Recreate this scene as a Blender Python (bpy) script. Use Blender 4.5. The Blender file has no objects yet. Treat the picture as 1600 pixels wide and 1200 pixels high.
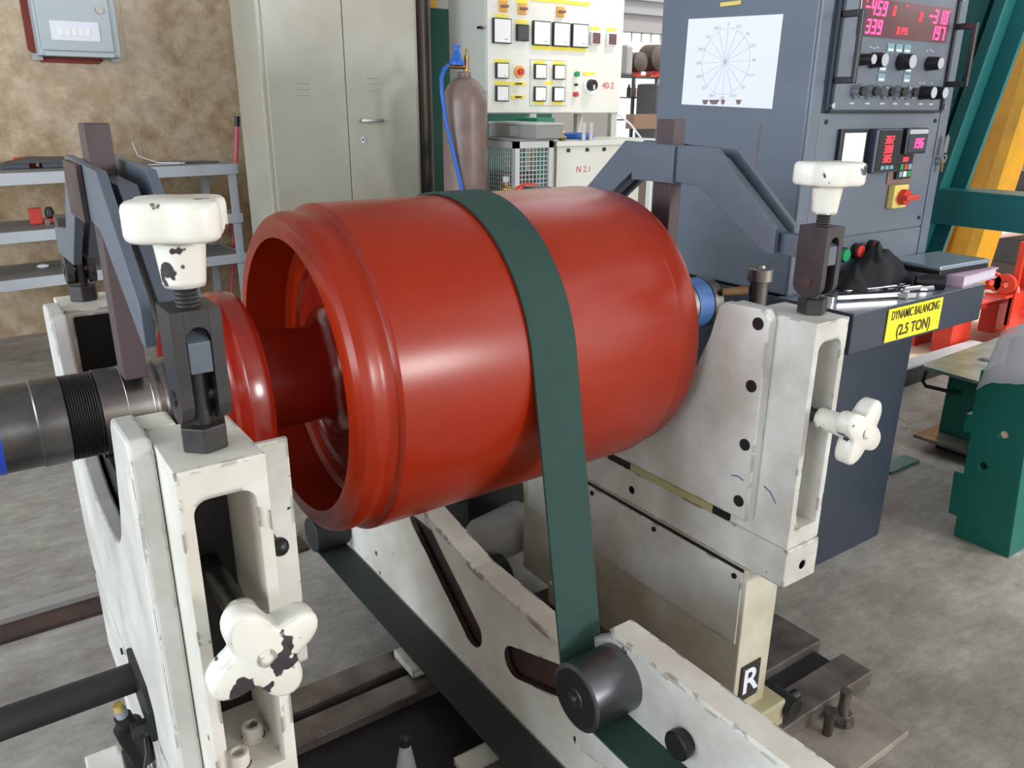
import bpy, bmesh, math, random
from mathutils import Vector, Matrix
random.seed(7)
PI = math.pi
scene = bpy.context.scene
COL = scene.collection

# ------------------------------------------------------------------ camera
def look_matrix(yaw, pitch, roll):
    f = Vector((math.sin(yaw)*math.cos(pitch), math.cos(yaw)*math.cos(pitch), -math.sin(pitch)))
    r = Vector((math.cos(yaw), -math.sin(yaw), 0.0)); u = r.cross(f)
    r2 = r*math.cos(roll) + u*math.sin(roll); u2 = -r*math.sin(roll) + u*math.cos(roll)
    return Matrix(((r2.x, u2.x, -f.x), (r2.y, u2.y, -f.y), (r2.z, u2.z, -f.z)))
cam = bpy.data.cameras.new('camera'); camo = bpy.data.objects.new('camera', cam); COL.objects.link(camo)
camo.matrix_world = Matrix.Translation((0, 0, 1.336)) @ look_matrix(0.610045, 0.334971, 0.005486).to_4x4()
cam.sensor_width = 36.0; cam.sensor_fit = 'HORIZONTAL'; cam.lens = 36.0*1250/1600; cam.clip_start = 0.05; cam.clip_end = 200
scene.camera = camo

# ------------------------------------------------------------------ daylight and added lamps
world = bpy.data.worlds.new('overcast'); scene.world = world; world.use_nodes = True
wn = world.node_tree.nodes; wl = world.node_tree.links; wn.clear()
wo = wn.new('ShaderNodeOutputWorld'); wb = wn.new('ShaderNodeBackground')
wb.inputs['Color'].default_value = (0.93, 0.965, 1.0, 1); wb.inputs['Strength'].default_value = 1.9
wl.new(wb.outputs[0], wo.inputs[0])
sun = bpy.data.lights.new('sun', 'SUN'); sun.energy = 5.0; sun.angle = math.radians(12); sun.color = (1.0, 0.95, 0.87)
suno = bpy.data.objects.new('sun', sun); COL.objects.link(suno); suno.rotation_euler = Vector((-.33, .38, -.86)).to_track_quat('-Z', 'Y').to_euler()
wl_light = bpy.data.lights.new('added_highlight_lamp', 'AREA'); wl_light.shape = 'RECTANGLE'; wl_light.size = 1.3; wl_light.size_y = 1.1; wl_light.energy = 230; wl_light.color = (1.0, 0.97, 0.93)  # added area lamp, placed and sized to put a highlight on the drum
wlo = bpy.data.objects.new('added_highlight_lamp', wl_light); COL.objects.link(wlo); wlo.location = (3.62, -4.95, 2.1); wlo.rotation_euler = Vector((0, 1, 0)).to_track_quat('-Z', 'Y').to_euler()
l2 = bpy.data.lights.new('added_left_lamp', 'AREA'); l2.shape = 'RECTANGLE'; l2.size = 2.3; l2.size_y = 2.1; l2.energy = 130; l2.color = (0.80, 0.90, 1.0)  # added area lamp in an assumed left window, gives cool light from that side
l2o = bpy.data.objects.new('added_left_lamp', l2); COL.objects.link(l2o); l2o.location = (-4.95, -.55, 2.1); l2o.rotation_euler = Vector((1, 0, 0)).to_track_quat('-Z', 'Z').to_euler()
l3o = bpy.data.objects.new('added_left_lamp', l2.copy()); COL.objects.link(l3o); l3o.data.energy = 210; l3o.location = (-4.95, 2.25, 2.1); l3o.rotation_euler = l2o.rotation_euler  # second added lamp, brightens the floor and wall at the left
vs = scene.view_settings
vs.view_transform = 'Standard'; vs.look = 'None'; vs.exposure = 0.02; vs.gamma = 1.0; vs.use_curve_mapping = False

# ------------------------------------------------------------------ materials
MATS = {}
def mat(name, col, rough=0.5, metal=0.0, var=0.0, vscale=6.0, col2=None, bump=0.0, bscale=40.0, chip=None, cscale=18.0, cth=0.68, coat=0.0, emit=None, estr=0.0, alpha=None, trans=0.0, spec=None, detail=4.0, edge=None):
    m = bpy.data.materials.new(name); m.use_nodes = True
    nt = m.node_tree; b = nt.nodes['Principled BSDF']; L = nt.links
    b.inputs['Roughness'].default_value = rough; b.inputs['Metallic'].default_value = metal
    if coat: b.inputs['Coat Weight'].default_value = coat; b.inputs['Coat Roughness'].default_value = 0.2
    if spec is not None: b.inputs['Specular IOR Level'].default_value = spec
    if trans: b.inputs['Transmission Weight'].default_value = trans
    if alpha is not None: b.inputs['Alpha'].default_value = alpha
    c = (*col, 1.0)
    b.inputs['Base Color'].default_value = c
    tc = None
    def coord():
        nonlocal tc
        if tc is None: tc = nt.nodes.new('ShaderNodeTexCoord')
        g = nt.nodes.new('ShaderNodeNewGeometry')
        return g.outputs['Position']
    last = None
    if var or col2:
        n = nt.nodes.new('ShaderNodeTexNoise'); n.inputs['Scale'].default_value = vscale; n.inputs['Detail'].default_value = detail; n.inputs['Roughness'].default_value = 0.62
        L.new(coord(), n.inputs['Vector'])
        r = nt.nodes.new('ShaderNodeValToRGB'); r.color_ramp.elements[0].position = 0.34; r.color_ramp.elements[1].position = 0.66
        c2 = (*col2, 1) if col2 else tuple(v*(1-var) for v in col)+(1,)
        r.color_ramp.elements[0].color = c2; r.color_ramp.elements[1].color = c
        L.new(n.outputs['Fac'], r.inputs['Fac']); L.new(r.outputs['Color'], b.inputs['Base Color']); last = r.outputs['Color']
    if chip:
        n = nt.nodes.new('ShaderNodeTexNoise'); n.inputs['Scale'].default_value = cscale; n.inputs['Detail'].default_value = 3.0
        L.new(coord(), n.inputs['Vector'])
        r = nt.nodes.new('ShaderNodeValToRGB'); r.color_ramp.elements[0].position = cth; r.color_ramp.elements[1].position = cth+0.012
        L.new(n.outputs['Fac'], r.inputs['Fac'])
        mx = nt.nodes.new('ShaderNodeMix'); mx.data_type = 'RGBA'
        L.new(r.outputs['Color'], mx.inputs[0])
        if last: L.new(last, mx.inputs[6])
        else: mx.inputs[6].default_value = c
        mx.inputs[7].default_value = (*chip, 1); L.new(mx.outputs[2], b.inputs['Base Color'])
    if edge:
        col_e, rad, th, sc = edge
        bv = nt.nodes.new('ShaderNodeBevel'); bv.inputs['Radius'].default_value = rad; bv.samples = 4
        ge = nt.nodes.new('ShaderNodeNewGeometry')
        dt = nt.nodes.new('ShaderNodeVectorMath'); dt.operation = 'DOT_PRODUCT'
        L.new(bv.outputs['Normal'], dt.inputs[0]); L.new(ge.outputs['Normal'], dt.inputs[1])
        inv = nt.nodes.new('ShaderNodeMapRange'); inv.inputs[1].default_value = 0.995; inv.inputs[2].default_value = 0.90; inv.inputs[3].default_value = 0.0; inv.inputs[4].default_value = 0.42
        L.new(dt.outputs['Value'], inv.inputs[0])
        ne = nt.nodes.new('ShaderNodeTexNoise'); ne.inputs['Scale'].default_value = sc; ne.inputs['Detail'].default_value = 4.0
        L.new(ge.outputs['Position'], ne.inputs['Vector'])
        ad = nt.nodes.new('ShaderNodeMath'); ad.operation = 'ADD'; L.new(inv.outputs[0], ad.inputs[0]); L.new(ne.outputs['Fac'], ad.inputs[1])
        gt = nt.nodes.new('ShaderNodeMath'); gt.operation = 'GREATER_THAN'; gt.inputs[1].default_value = th; L.new(ad.outputs[0], gt.inputs[0])
        me_ = nt.nodes.new('ShaderNodeMix'); me_.data_type = 'RGBA'; L.new(gt.outputs[0], me_.inputs[0])
        src = b.inputs['Base Color'].links
        if src: L.new(src[0].from_socket, me_.inputs[6])
        else: me_.inputs[6].default_value = c
        me_.inputs[7].default_value = (*col_e, 1); L.new(me_.outputs[2], b.inputs['Base Color'])
    if bump:
        n = nt.nodes.new('ShaderNodeTexNoise'); n.inputs['Scale'].default_value = bscale; n.inputs['Detail'].default_value = 5.0
        L.new(coord(), n.inputs['Vector'])
        bp = nt.nodes.new('ShaderNodeBump'); bp.inputs['Strength'].default_value = bump; bp.inputs['Distance'].default_value = 0.004
        L.new(n.outputs['Fac'], bp.inputs['Height']); L.new(bp.outputs['Normal'], b.inputs['Normal'])
    if emit:
        b.inputs['Emission Color'].default_value = (*emit, 1); b.inputs['Emission Strength'].default_value = estr
    MATS[name] = m
    return m
def lin(r, g, b): return tuple(((v/255+0.055)/1.055)**2.4 if v > 10 else v/255/12.92 for v in (r, g, b))

M_WHITE = mat('cream paint', lin(222,221,215), 0.42, var=0.3, vscale=6, col2=lin(188,185,176), detail=7, chip=lin(62,48,48), cscale=26, cth=0.75, edge=(lin(66,50,48), .010, 0.99, 26))
M_WHITE2 = mat('cream paint worn', lin(226,224,216), 0.4, col2=lin(204,198,184), vscale=7, chip=lin(70,55,52), cscale=22, cth=0.72, edge=(lin(70,54,52), .011, .955, 24))
M_KNOB = mat('knob enamel', lin(228,225,214), 0.3, coat=0.15, chip=lin(60,52,56), cscale=24, cth=0.625, edge=(lin(62,54,58), .012, .90, 24))
M_CREAM = mat('cream paint oil stained', lin(214,209,192), 0.45, col2=lin(168,158,124), vscale=3.2, detail=5)
M_DARKST = mat('black oxide steel', lin(72,68,70), 0.42, 0.55, var=0.25, vscale=30)
M_POST = mat('brown primer steel', lin(80,66,68), 0.5, 0.2, var=0.25, vscale=14)
M_BLUEGR = mat('blue grey steel paint', lin(94,102,114), 0.42, 0.1, var=0.15, vscale=9)
M_RED = mat('red oxide enamel', lin(156,38,5), 0.29, 0.0, var=0.12, vscale=5, bump=0.02, bscale=160, coat=0.08, spec=0.36)
M_REDIN = mat('red oxide enamel flange', lin(146,32,16), 0.2, 0.0, var=0.25, vscale=9, coat=0.3)
M_STEEL = mat('turned steel', lin(158,152,148), 0.3, 1.0, var=0.3, vscale=22)
M_STEELD = mat('oiled dark steel', lin(122,118,116), 0.34, 1.0, var=0.4, vscale=18)
M_THREAD = mat('black thread', lin(62,60,62), 0.42, 0.9)
M_BLUEB = mat('blue marking paint', lin(28,76,190), 0.4)
M_BLUEB2 = mat('blue band paint', lin(70,110,170), 0.35, 0.2)
M_BELT = mat('green belt fabric', lin(48,73,68), 0.75, spec=0.25, var=0.1, vscale=30, bump=0.08, bscale=220)
M_ROLL = mat('worn roller steel', lin(118,120,124), 0.36, 0.9, var=0.3, vscale=16)
M_BEDT = mat('cast iron bed', lin(142,134,128), 0.28, 0.5, col2=lin(92,82,78), vscale=7)
M_BASEP = mat('dusty steel plate', lin(176,166,154), 0.5, 0.2, col2=lin(128,118,108), vscale=6)
M_BEDD = mat('dark oily iron and shade', lin(40,38,40), 0.5, 0.3, var=0.3, vscale=12)  # also colours the painted shade in seams, gaps and column pockets
M_BLACK = mat('black plastic', lin(26,26,29), 0.4)
M_RUBBER = mat('black rubber', lin(34,34,37), 0.6)
M_CONS = mat('slate console paint', lin(100,110,124), 0.4, var=0.1, vscale=3)
M_CONSD = mat('slate console panel', lin(108,116,128), 0.3, var=0.1, vscale=4)
M_CONSB = mat('dark slate base paint', lin(52,60,74), 0.36, var=0.1, vscale=3)
M_PAPER = mat('paper', lin(232,234,244), 0.8)
M_INK = mat('grey ink', lin(176,178,188), 0.8)
M_INK2 = mat('pale caption ink', lin(190,196,200), 0.8)
M_YEL = mat('yellow sign', lin(246,232,40), 0.45)
M_TEXT = mat('dark lettering', lin(44,42,34), 0.5)
M_DISP = mat('dark red window', lin(104,66,70), 0.15, coat=0.5)
M_LED = mat('red led', lin(255,60,110), 0.4, emit=(1.0, 0.06, 0.22), estr=2.6)
M_LED2 = mat('red led dim', lin(255,60,80), 0.4, emit=(1.0, 0.07, 0.10), estr=1.1)
M_CHROME = mat('chrome', lin(205,205,208), 0.16, 1.0)
M_TEALB = mat('pale teal key', lin(122,158,168), 0.5)
M_REDP = mat('red plastic', lin(205,58,48), 0.35)
M_YELP = mat('cream yellow plastic', lin(226,200,110), 0.4)
M_BROWNP = mat('brown plate', lin(126,98,92), 0.5)
M_CLOTH = mat('black cloth', lin(30,31,35), 0.9, bump=0.3, bscale=300)
M_LAPTOP = mat('silver laptop', lin(158,172,186), 0.3, 0.5)
M_BOOK = mat('pink book cover', lin(206,176,200), 0.6)
M_PAGES = mat('book pages', lin(214,206,222), 0.7, var=0.1, vscale=60)
M_CUPB = mat('beige cupboard enamel', lin(178,177,163), 0.33, col2=lin(168,162,144), vscale=2.2, coat=0.15)
M_GREYP = mat('grey paint', lin(182,188,194), 0.45, var=0.1, vscale=5)
M_GREYD = mat('grey shelf top', lin(140,138,136), 0.55, var=0.2, vscale=8)
M_DBBOX = mat('pale grey box', lin(172,184,188), 0.4)
M_PIPE = mat('dark pipe', lin(72,64,58), 0.4, 0.3, var=0.3, vscale=3)
M_GREEND = mat('dark green paint', lin(14,76,66), 0.5, var=0.1, vscale=4)
M_YELS = mat('yellow steel paint', lin(222,164,34), 0.42, col2=lin(196,140,40), vscale=5)
M_TEAL = mat('teal steel paint', lin(34,112,112), 0.4, var=0.15, vscale=4)
M_TEALS = mat('green machine paint', lin(14,104,90), 0.42, var=0.12, vscale=6)
M_GAS = mat('brown cylinder paint', lin(134,112,104), 0.38, col2=lin(112,92,84), vscale=6)
M_BRASS = mat('brass', lin(150,122,82), 0.35, 1.0)
M_BLUEH = mat('blue rubber', lin(36,98,190), 0.45)
M_PANEL = mat('white panel enamel', lin(226,226,218), 0.4, coat=0.1)
M_PANELS = mat('panel side paint', lin(196,198,190), 0.42)
M_METER = mat('meter face', lin(240,240,240), 0.5)
M_ORANGE = mat('orange switch', lin(226,166,84), 0.45)
M_YLAB = mat('yellow label', lin(240,224,80), 0.5)
M_GREENP = mat('green button', lin(30,150,90), 0.4)
M_WIRE = mat('galvanised wire', lin(196,198,198), 0.4, 0.5)
M_REDM = mat('red machine paint', lin(214,58,36), 0.42, var=0.15, vscale=5)
M_PINK = mat('pink stick', lin(206,92,110), 0.5)
M_PLATE = mat('galvanised plate', lin(158,172,164), 0.3, 0.4, col2=lin(112,128,122), vscale=9)
M_PLASTIC = mat('clear plastic sheet', lin(225,224,232), 0.14, alpha=0.5, bump=0.4, bscale=12)
M_CLEAR = mat('clear plastic', lin(205,205,208), 0.12, alpha=0.5)
M_DARKBG = mat('dark machinery', lin(74,72,74), 0.6, var=0.3, vscale=5)
M_SHUT = mat('grey shutter', lin(150,148,148), 0.55, var=0.06, vscale=2)
M_OUT = mat('bright yard wall', lin(250,250,248), 0.9)
M_CURB = mat('cream curb', lin(222,200,172), 0.7, var=0.12, vscale=5)
M_REDPAINT = mat('red paint smear', lin(140,58,44), 0.6, var=0.25, vscale=20)
M_MOTORB = mat('dark brown motor', lin(84,72,66), 0.5)
M_GREYC = mat('grey case', lin(150,150,146), 0.45)
M_RUSTB = mat('rust brown steel', lin(84,62,56), 0.55, 0.2, col2=lin(58,46,44), vscale=9)

def concrete(name, a, b, c, sc=1.1):
    m = bpy.data.materials.new(name); m.use_nodes = True; nt = m.node_tree; L = nt.links; bs = nt.nodes['Principled BSDF']
    g = nt.nodes.new('ShaderNodeNewGeometry')
    n1 = nt.nodes.new('ShaderNodeTexNoise'); n1.inputs['Scale'].default_value = sc; n1.inputs['Detail'].default_value = 10; n1.inputs['Roughness'].default_value = 0.74
    mp = nt.nodes.new('ShaderNodeMapping'); mp.inputs['Scale'].default_value = (1.0, 2.4, 1.0); mp.inputs['Rotation'].default_value = (0, 0, 0.5)
    n2 = nt.nodes.new('ShaderNodeTexNoise'); n2.inputs['Scale'].default_value = 16; n2.inputs['Detail'].default_value = 8; n2.inputs['Roughness'].default_value = 0.75
    n3 = nt.nodes.new('ShaderNodeTexNoise'); n3.inputs['Scale'].default_value = 5.0; n3.inputs['Detail'].default_value = 6
    L.new(g.outputs['Position'], n1.inputs['Vector']); L.new(g.outputs['Position'], mp.inputs['Vector']); L.new(mp.outputs[0], n2.inputs['Vector']); L.new(mp.outputs[0], n3.inputs['Vector'])
    r = nt.nodes.new('ShaderNodeValToRGB'); e = r.color_ramp.elements
    e[0].position = 0.33; e[0].color = (*c, 1); e[1].position = 0.66; e[1].color = (*a, 1); k = e.new(0.5); k.color = (*b, 1)
    L.new(n1.outputs['Fac'], r.inputs['Fac'])
    mx = nt.nodes.new('ShaderNodeMix'); mx.data_type = 'RGBA'; mx.blend_type = 'OVERLAY'; mx.inputs[0].default_value = 0.55
    L.new(r.outputs['Color'], mx.inputs[6]); L.new(n2.outputs['Fac'], mx.inputs[7])
    m2 = nt.nodes.new('ShaderNodeMix'); m2.data_type = 'RGBA'; m2.blend_type = 'OVERLAY'; m2.inputs[0].default_value = 0.35
    L.new(mx.outputs[2], m2.inputs[6]); L.new(n3.outputs['Fac'], m2.inputs[7]); L.new(m2.outputs[2], bs.inputs['Base Color'])
    bs.inputs['Roughness'].default_value = 0.55
    bp = nt.nodes.new('ShaderNodeBump'); bp.inputs['Strength'].default_value = 0.35; bp.inputs['Distance'].default_value = 0.008
    L.new(n2.outputs['Fac'], bp.inputs['Height']); L.new(bp.outputs['Normal'], bs.inputs['Normal'])
    return m
M_FLOOR = concrete('concrete floor', lin(176,171,164), lin(150,144,137), lin(120,112,105))
def marble(name):
    m = bpy.data.materials.new(name); m.use_nodes = True; nt = m.node_tree; L = nt.links; bs = nt.nodes['Principled BSDF']
    g = nt.nodes.new('ShaderNodeNewGeometry')
    n1 = nt.nodes.new('ShaderNodeTexNoise'); n1.inputs['Scale'].default_value = 9.0; n1.inputs['Detail'].default_value = 9; n1.inputs['Roughness'].default_value = 0.72
    n2 = nt.nodes.new('ShaderNodeTexNoise'); n2.inputs['Scale'].default_value = 3.0; n2.inputs['Detail'].default_value = 5; n2.inputs['Roughness'].default_value = 0.6
    L.new(g.outputs['Position'], n1.inputs['Vector']); L.new(g.outputs['Position'], n2.inputs['Vector'])
    r = nt.nodes.new('ShaderNodeValToRGB'); e = r.color_ramp.elements
    e[0].position = 0.34; e[0].color = (*lin(120,92,60), 1); e[1].position = 0.64; e[1].color = (*lin(206,188,160), 1)
    k = e.new(0.46); k.color = (*lin(164,138,104), 1); k = e.new(0.55); k.color = (*lin(184,162,130), 1)
    L.new(n1.outputs['Fac'], r.inputs['Fac'])
    r2 = nt.nodes.new('ShaderNodeValToRGB'); e = r2.color_ramp.elements
    e[0].position = 0.35; e[0].color = (*lin(150,120,84), 1); e[1].position = 0.65; e[1].color = (*lin(196,182,160), 1)
    L.new(n2.outputs['Fac'], r2.inputs['Fac'])
    mx = nt.nodes.new('ShaderNodeMix'); mx.data_type = 'RGBA'; mx.inputs[0].default_value = 0.45
    L.new(r.outputs['Color'], mx.inputs[6]); L.new(r2.outputs['Color'], mx.inputs[7]); L.new(mx.outputs[2], bs.inputs['Base Color'])
    bs.inputs['Roughness'].default_value = 0.34
    return m
M_MARBLE = marble('marble print panel')

# ------------------------------------------------------------------ mesh helpers
class MB:
    def __init__(s): s.bm = bmesh.new()
    def box(s, x0, x1, y0, y1, z0, z1, M=None):
        v = [s.bm.verts.new(p) for p in ((x0,y0,z0),(x1,y0,z0),(x1,y1,z0),(x0,y1,z0),(x0,y0,z1),(x1,y0,z1),(x1,y1,z1),(x0,y1,z1))]
        for f in ((0,3,2,1),(4,5,6,7),(0,1,5,4),(1,2,6,5),(2,3,7,6),(3,0,4,7)): s.bm.faces.new([v[i] for i in f])
        if M is not None: bmesh.ops.transform(s.bm, matrix=M, verts=v)
        return s
    def prism(s, pts, a0, a1, axis='x', M=None):
        def P(p, a): return {'x': (a, p[0], p[1]), 'y': (p[0], a, p[1]), 'z': (p[0], p[1], a)}[axis]
        A = [s.bm.verts.new(P(p, a0)) for p in pts]; B = [s.bm.verts.new(P(p, a1)) for p in pts]
        n = len(pts)
        s.bm.faces.new(A[::-1]); s.bm.faces.new(B)
        for i in range(n): s.bm.faces.new((A[i], A[(i+1) % n], B[(i+1) % n], B[i]))
        if M is not None: bmesh.ops.transform(s.bm, matrix=M, verts=A+B)
        return s
    def lathe(s, prof, axis='x', c=(0,0,0), seg=48, closed=False, a0=0.0):
        # prof: list of (along, radius)
        rings = []
        for (a, r) in prof:
            ring = []
            for k in range(seg):
                t = 2*PI*k/seg + a0; u, w = r*math.cos(t), r*math.sin(t)
                p = {'x': (a, u, w), 'y': (u, a, w), 'z': (u, w, a)}[axis]
                ring.append(s.bm.verts.new((p[0]+c[0], p[1]+c[1], p[2]+c[2])))
            rings.append(ring)
        N = len(rings)
        for i in range(N if closed else N-1):
            A, B = rings[i], rings[(i+1) % N]
            for k in range(seg): s.bm.faces.new((A[k], A[(k+1) % seg], B[(k+1) % seg], B[k]))
        if not closed:
            if prof[0][1] > 1e-6: s.bm.faces.new(rings[0][::-1])
            if prof[-1][1] > 1e-6: s.bm.faces.new(rings[-1])
        return s
    def cyl(s, p0, p1, r0, r1=None, seg=20):
        r1 = r0 if r1 is None else r1
        p0, p1 = Vector(p0), Vector(p1); d = (p1-p0).normalized()
        a = Vector((0,0,1)) if abs(d.z) < 0.9 else Vector((1,0,0))
        u = d.cross(a).normalized(); w = d.cross(u)
        A = [s.bm.verts.new(p0+u*r0*math.cos(2*PI*k/seg)+w*r0*math.sin(2*PI*k/seg)) for k in range(seg)]
        B = [s.bm.verts.new(p1+u*r1*math.cos(2*PI*k/seg)+w*r1*math.sin(2*PI*k/seg)) for k in range(seg)]
        s.bm.faces.new(A[::-1]); s.bm.faces.new(B)
        for k in range(seg): s.bm.faces.new((A[k], A[(k+1) % seg], B[(k+1) % seg], B[k]))
        return s
    def tube(s, pts, r, seg=10):
        pts = [Vector(p) for p in pts]; rings = []; u = None
        for i, p in enumerate(pts):
            d = (pts[min(i+1, len(pts)-1)]-pts[max(i-1, 0)]).normalized()
            if u is None:
                a = Vector((0,0,1)) if abs(d.z) < 0.9 else Vector((1,0,0)); u = d.cross(a).normalized()
            u = (u - d*u.dot(d)).normalized(); w = d.cross(u)
            rr = r[i] if isinstance(r, (list, tuple)) else r
            rings.append([s.bm.verts.new(p+u*rr*math.cos(2*PI*k/seg)+w*rr*math.sin(2*PI*k/seg)) for k in range(seg)])
        s.bm.faces.new(rings[0][::-1]); s.bm.faces.new(rings[-1])
        for A, B in zip(rings, rings[1:]):
            for k in range(seg): s.bm.faces.new((A[k], A[(k+1) % seg], B[(k+1) % seg], B[k]))
        return s
    def sphere(s, c, r, seg=16):
        n = 8
        return s.lathe([(-r*math.cos(PI*i/n), max(1e-7, r*math.sin(PI*i/n)) if 0 < i < n else 1e-5) for i in range(n+1)], 'z', c, seg)
    def build(s, name, m, parent=None, bev=0.0, smooth=None, loc=None):
        bm = s.bm
        bmesh.ops.recalc_face_normals(bm, faces=bm.faces[:])
        me = bpy.data.meshes.new(name)
        org = Vector((0,0,0))
        if loc is not None: org = Vector(loc); bmesh.ops.translate(bm, verts=bm.verts[:], vec=-org)
        bm.to_mesh(me); bm.free()
        me.materials.append(m)
        o = bpy.data.objects.new(name, me); COL.objects.link(o)
        if parent is not None:
            o.parent = parent; o.location = org - parent_origin(parent)
        else: o.location = org
        if smooth is not None:
            for p in me.polygons: p.use_smooth = True
            md = o.modifiers.new('edge', 'EDGE_SPLIT'); md.split_angle = math.radians(smooth)
        if bev:
            md = o.modifiers.new('bevel', 'BEVEL'); md.width = bev; md.segments = 2; md.limit_method = 'ANGLE'; md.angle_limit = math.radians(40)
            if smooth is not None: o.modifiers.move(1, 0)
        return o
ORG = {}
def parent_origin(o):
    v = Vector((0,0,0))
    while o is not None:
        v += o.location; o = o.parent
    return v
def tag(o, label=None, cat=None, group=None, kind=None):
    if label: o['label'] = label
    if cat: o['category'] = cat
    if group: o['group'] = group
    if kind: o['kind'] = kind
    return o
def thing(name, label, cat, loc=(0,0,0), group=None):
    o = bpy.data.objects.new(name, None); COL.objects.link(o); o.location = loc; o.empty_display_size = 0.05
    return tag(o, label, cat, group)
def bx(name, m, parent, x0, x1, y0, y1, z0, z1, bev=0.0, loc=None):
    return MB().box(x0, x1, y0, y1, z0, z1).build(name, m, parent, bev, loc=loc)
def cut(o, cutters, cm=None):
    """subtract closed meshes (MB) from object o, applied straight away"""
    tmp = []
    for c in cutters:
        bmesh.ops.recalc_face_normals(c.bm, faces=c.bm.faces[:])
        me = bpy.data.meshes.new('tmp'); c.bm.to_mesh(me); c.bm.free()
        if cm is not None: me.materials.append(cm)
        t = bpy.data.objects.new('tmp', me); COL.objects.link(t); t.parent = o.parent
        t.location = -parent_origin(o.parent) if o.parent else (0,0,0); tmp.append(t)
        md = o.modifiers.new('cut', 'BOOLEAN'); md.operation = 'DIFFERENCE'; md.object = t; md.solver = 'EXACT'; md.material_mode = 'TRANSFER'
        o.modifiers.move(len(o.modifiers)-1, len(tmp)-1)
    bpy.context.view_layer.update()
    rest = [m for m in o.modifiers if m.type != 'BOOLEAN']
    for m in rest: m.show_viewport = False
    bpy.context.view_layer.update()
    dg = bpy.context.evaluated_depsgraph_get()
    me = bpy.data.meshes.new_from_object(o.evaluated_get(dg))
    for m in list(o.modifiers):
        if m.type == 'BOOLEAN': o.modifiers.remove(m)
    for m in rest: m.show_viewport = True
    old = o.data; o.data = me; bpy.data.meshes.remove(old)
    for t in tmp: me2 = t.data; bpy.data.objects.remove(t); bpy.data.meshes.remove(me2)
    return o
def arc(cx, cy, r, a0, a1, n):
    return [(cx+r*math.cos(math.radians(a0+(a1-a0)*i/n)), cy+r*math.sin(math.radians(a0+(a1-a0)*i/n))) for i in range(n+1)]
def text(name, body, size, m, parent, origin, xdir, zdir, depth=0.0008, align='CENTER', sx=1.0, bold=0.0):
    """flat lettering: xdir is the reading direction, zdir up"""
    cu = bpy.data.curves.new('txt', 'FONT'); cu.body = body; cu.size = size; cu.align_x = align; cu.align_y = 'CENTER'; cu.extrude = depth/2; cu.offset = bold
    t = bpy.data.objects.new('txt', cu); COL.objects.link(t)
    bpy.context.view_layer.update()
    me = bpy.data.meshes.new_from_object(t.evaluated_get(bpy.context.evaluated_depsgraph_get()))
    bpy.data.objects.remove(t); bpy.data.curves.remove(cu)
    x = Vector(xdir).normalized(); z = Vector(zdir).normalized(); n = x.cross(z)
    me.transform(Matrix(((x.x*sx, z.x, n.x, 0), (x.y*sx, z.y, n.y, 0), (x.z*sx, z.z, n.z, 0), (0, 0, 0, 1))))
    me.materials.clear(); me.materials.append(m)
    o = bpy.data.objects.new(name, me); COL.objects.link(o)
    o.parent = parent; o.location = Vector(origin) - (parent_origin(parent) if parent else Vector((0,0,0)))
    return o
SEG = {'0':'abcdef','1':'bc','2':'abged','3':'abgcd','4':'fgbc','5':'afgcd','6':'afgedc','7':'abc','8':'abcdefg','9':'abcdfg','-':'g','C':'afed'}
def seg7(name, s, h, m, parent, origin, y_front):
    """seven segment digits on a face that looks to -Y; origin = (x, z) of the left bottom corner"""
    b = MB(); w = h*0.52; t = h*0.13; x = origin[0]; z0 = origin[1]
    for ch in s:
        sh = h*0.12
        R = {'a': (0, h-t, w, h), 'd': (0, 0, w, t), 'g': (0, h/2-t/2, w, h/2+t/2), 'b': (w-t, h/2, w, h), 'c': (w-t, 0, w, h/2), 'f': (0, h/2, t, h), 'e': (0, 0, t, h/2)}
        for k in SEG.get(ch, ''):
            a0, c0, a1, c1 = R[k]; p = 0.06*h
            pts = [(x+a0+sh*c0/h, z0+c0+p*0), (x+a1+sh*c0/h, z0+c0), (x+a1+sh*c1/h, z0+c1), (x+a0+sh*c1/h, z0+c1)]
            b.prism(pts, y_front-0.0012, y_front, 'y')
        x += w*1.42
    return b.build(name, m, parent)
def hexpts(cx, cy, r, a=0): return [(cx+r*math.cos(a+PI/3*i), cy+r*math.sin(a+PI/3*i)) for i in range(6)]
def star(b, c, n, r_out, r_in, t, axis, a0=0.0, seg=64):
    """rounded star wheel, thickness t, domed edge"""
    pts = []
    for k in range(seg):
        a = 2*PI*k/seg; w = 0.5+0.5*math.cos(n*a)
        w = w**0.85
        pts.append((a+a0, r_in+(r_out-r_in)*w))
    lev = [(-0.5, 0.90), (-0.42, 0.975), (-0.3, 1.0), (0.3, 1.0), (0.42, 0.975), (0.5, 0.90)]
    rings = []
    for (h, s) in lev:
        ring = []
        for (a, r) in pts:
            u, w = r*s*math.cos(a), r*s*math.sin(a); d = h*t
            p = {'z': (u, w, d), 'y': (u, d, w), 'x': (d, u, w)}[axis]
            ring.append(b.bm.verts.new((p[0]+c[0], p[1]+c[1], p[2]+c[2])))
        rings.append(ring)
    b.bm.faces.new(rings[0][::-1]); b.bm.faces.new(rings[-1])
    for A, B in zip(rings, rings[1:]):
        for k in range(seg): b.bm.faces.new((A[k], A[(k+1) % seg], B[(k+1) % seg], B[k]))
    return b
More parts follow.
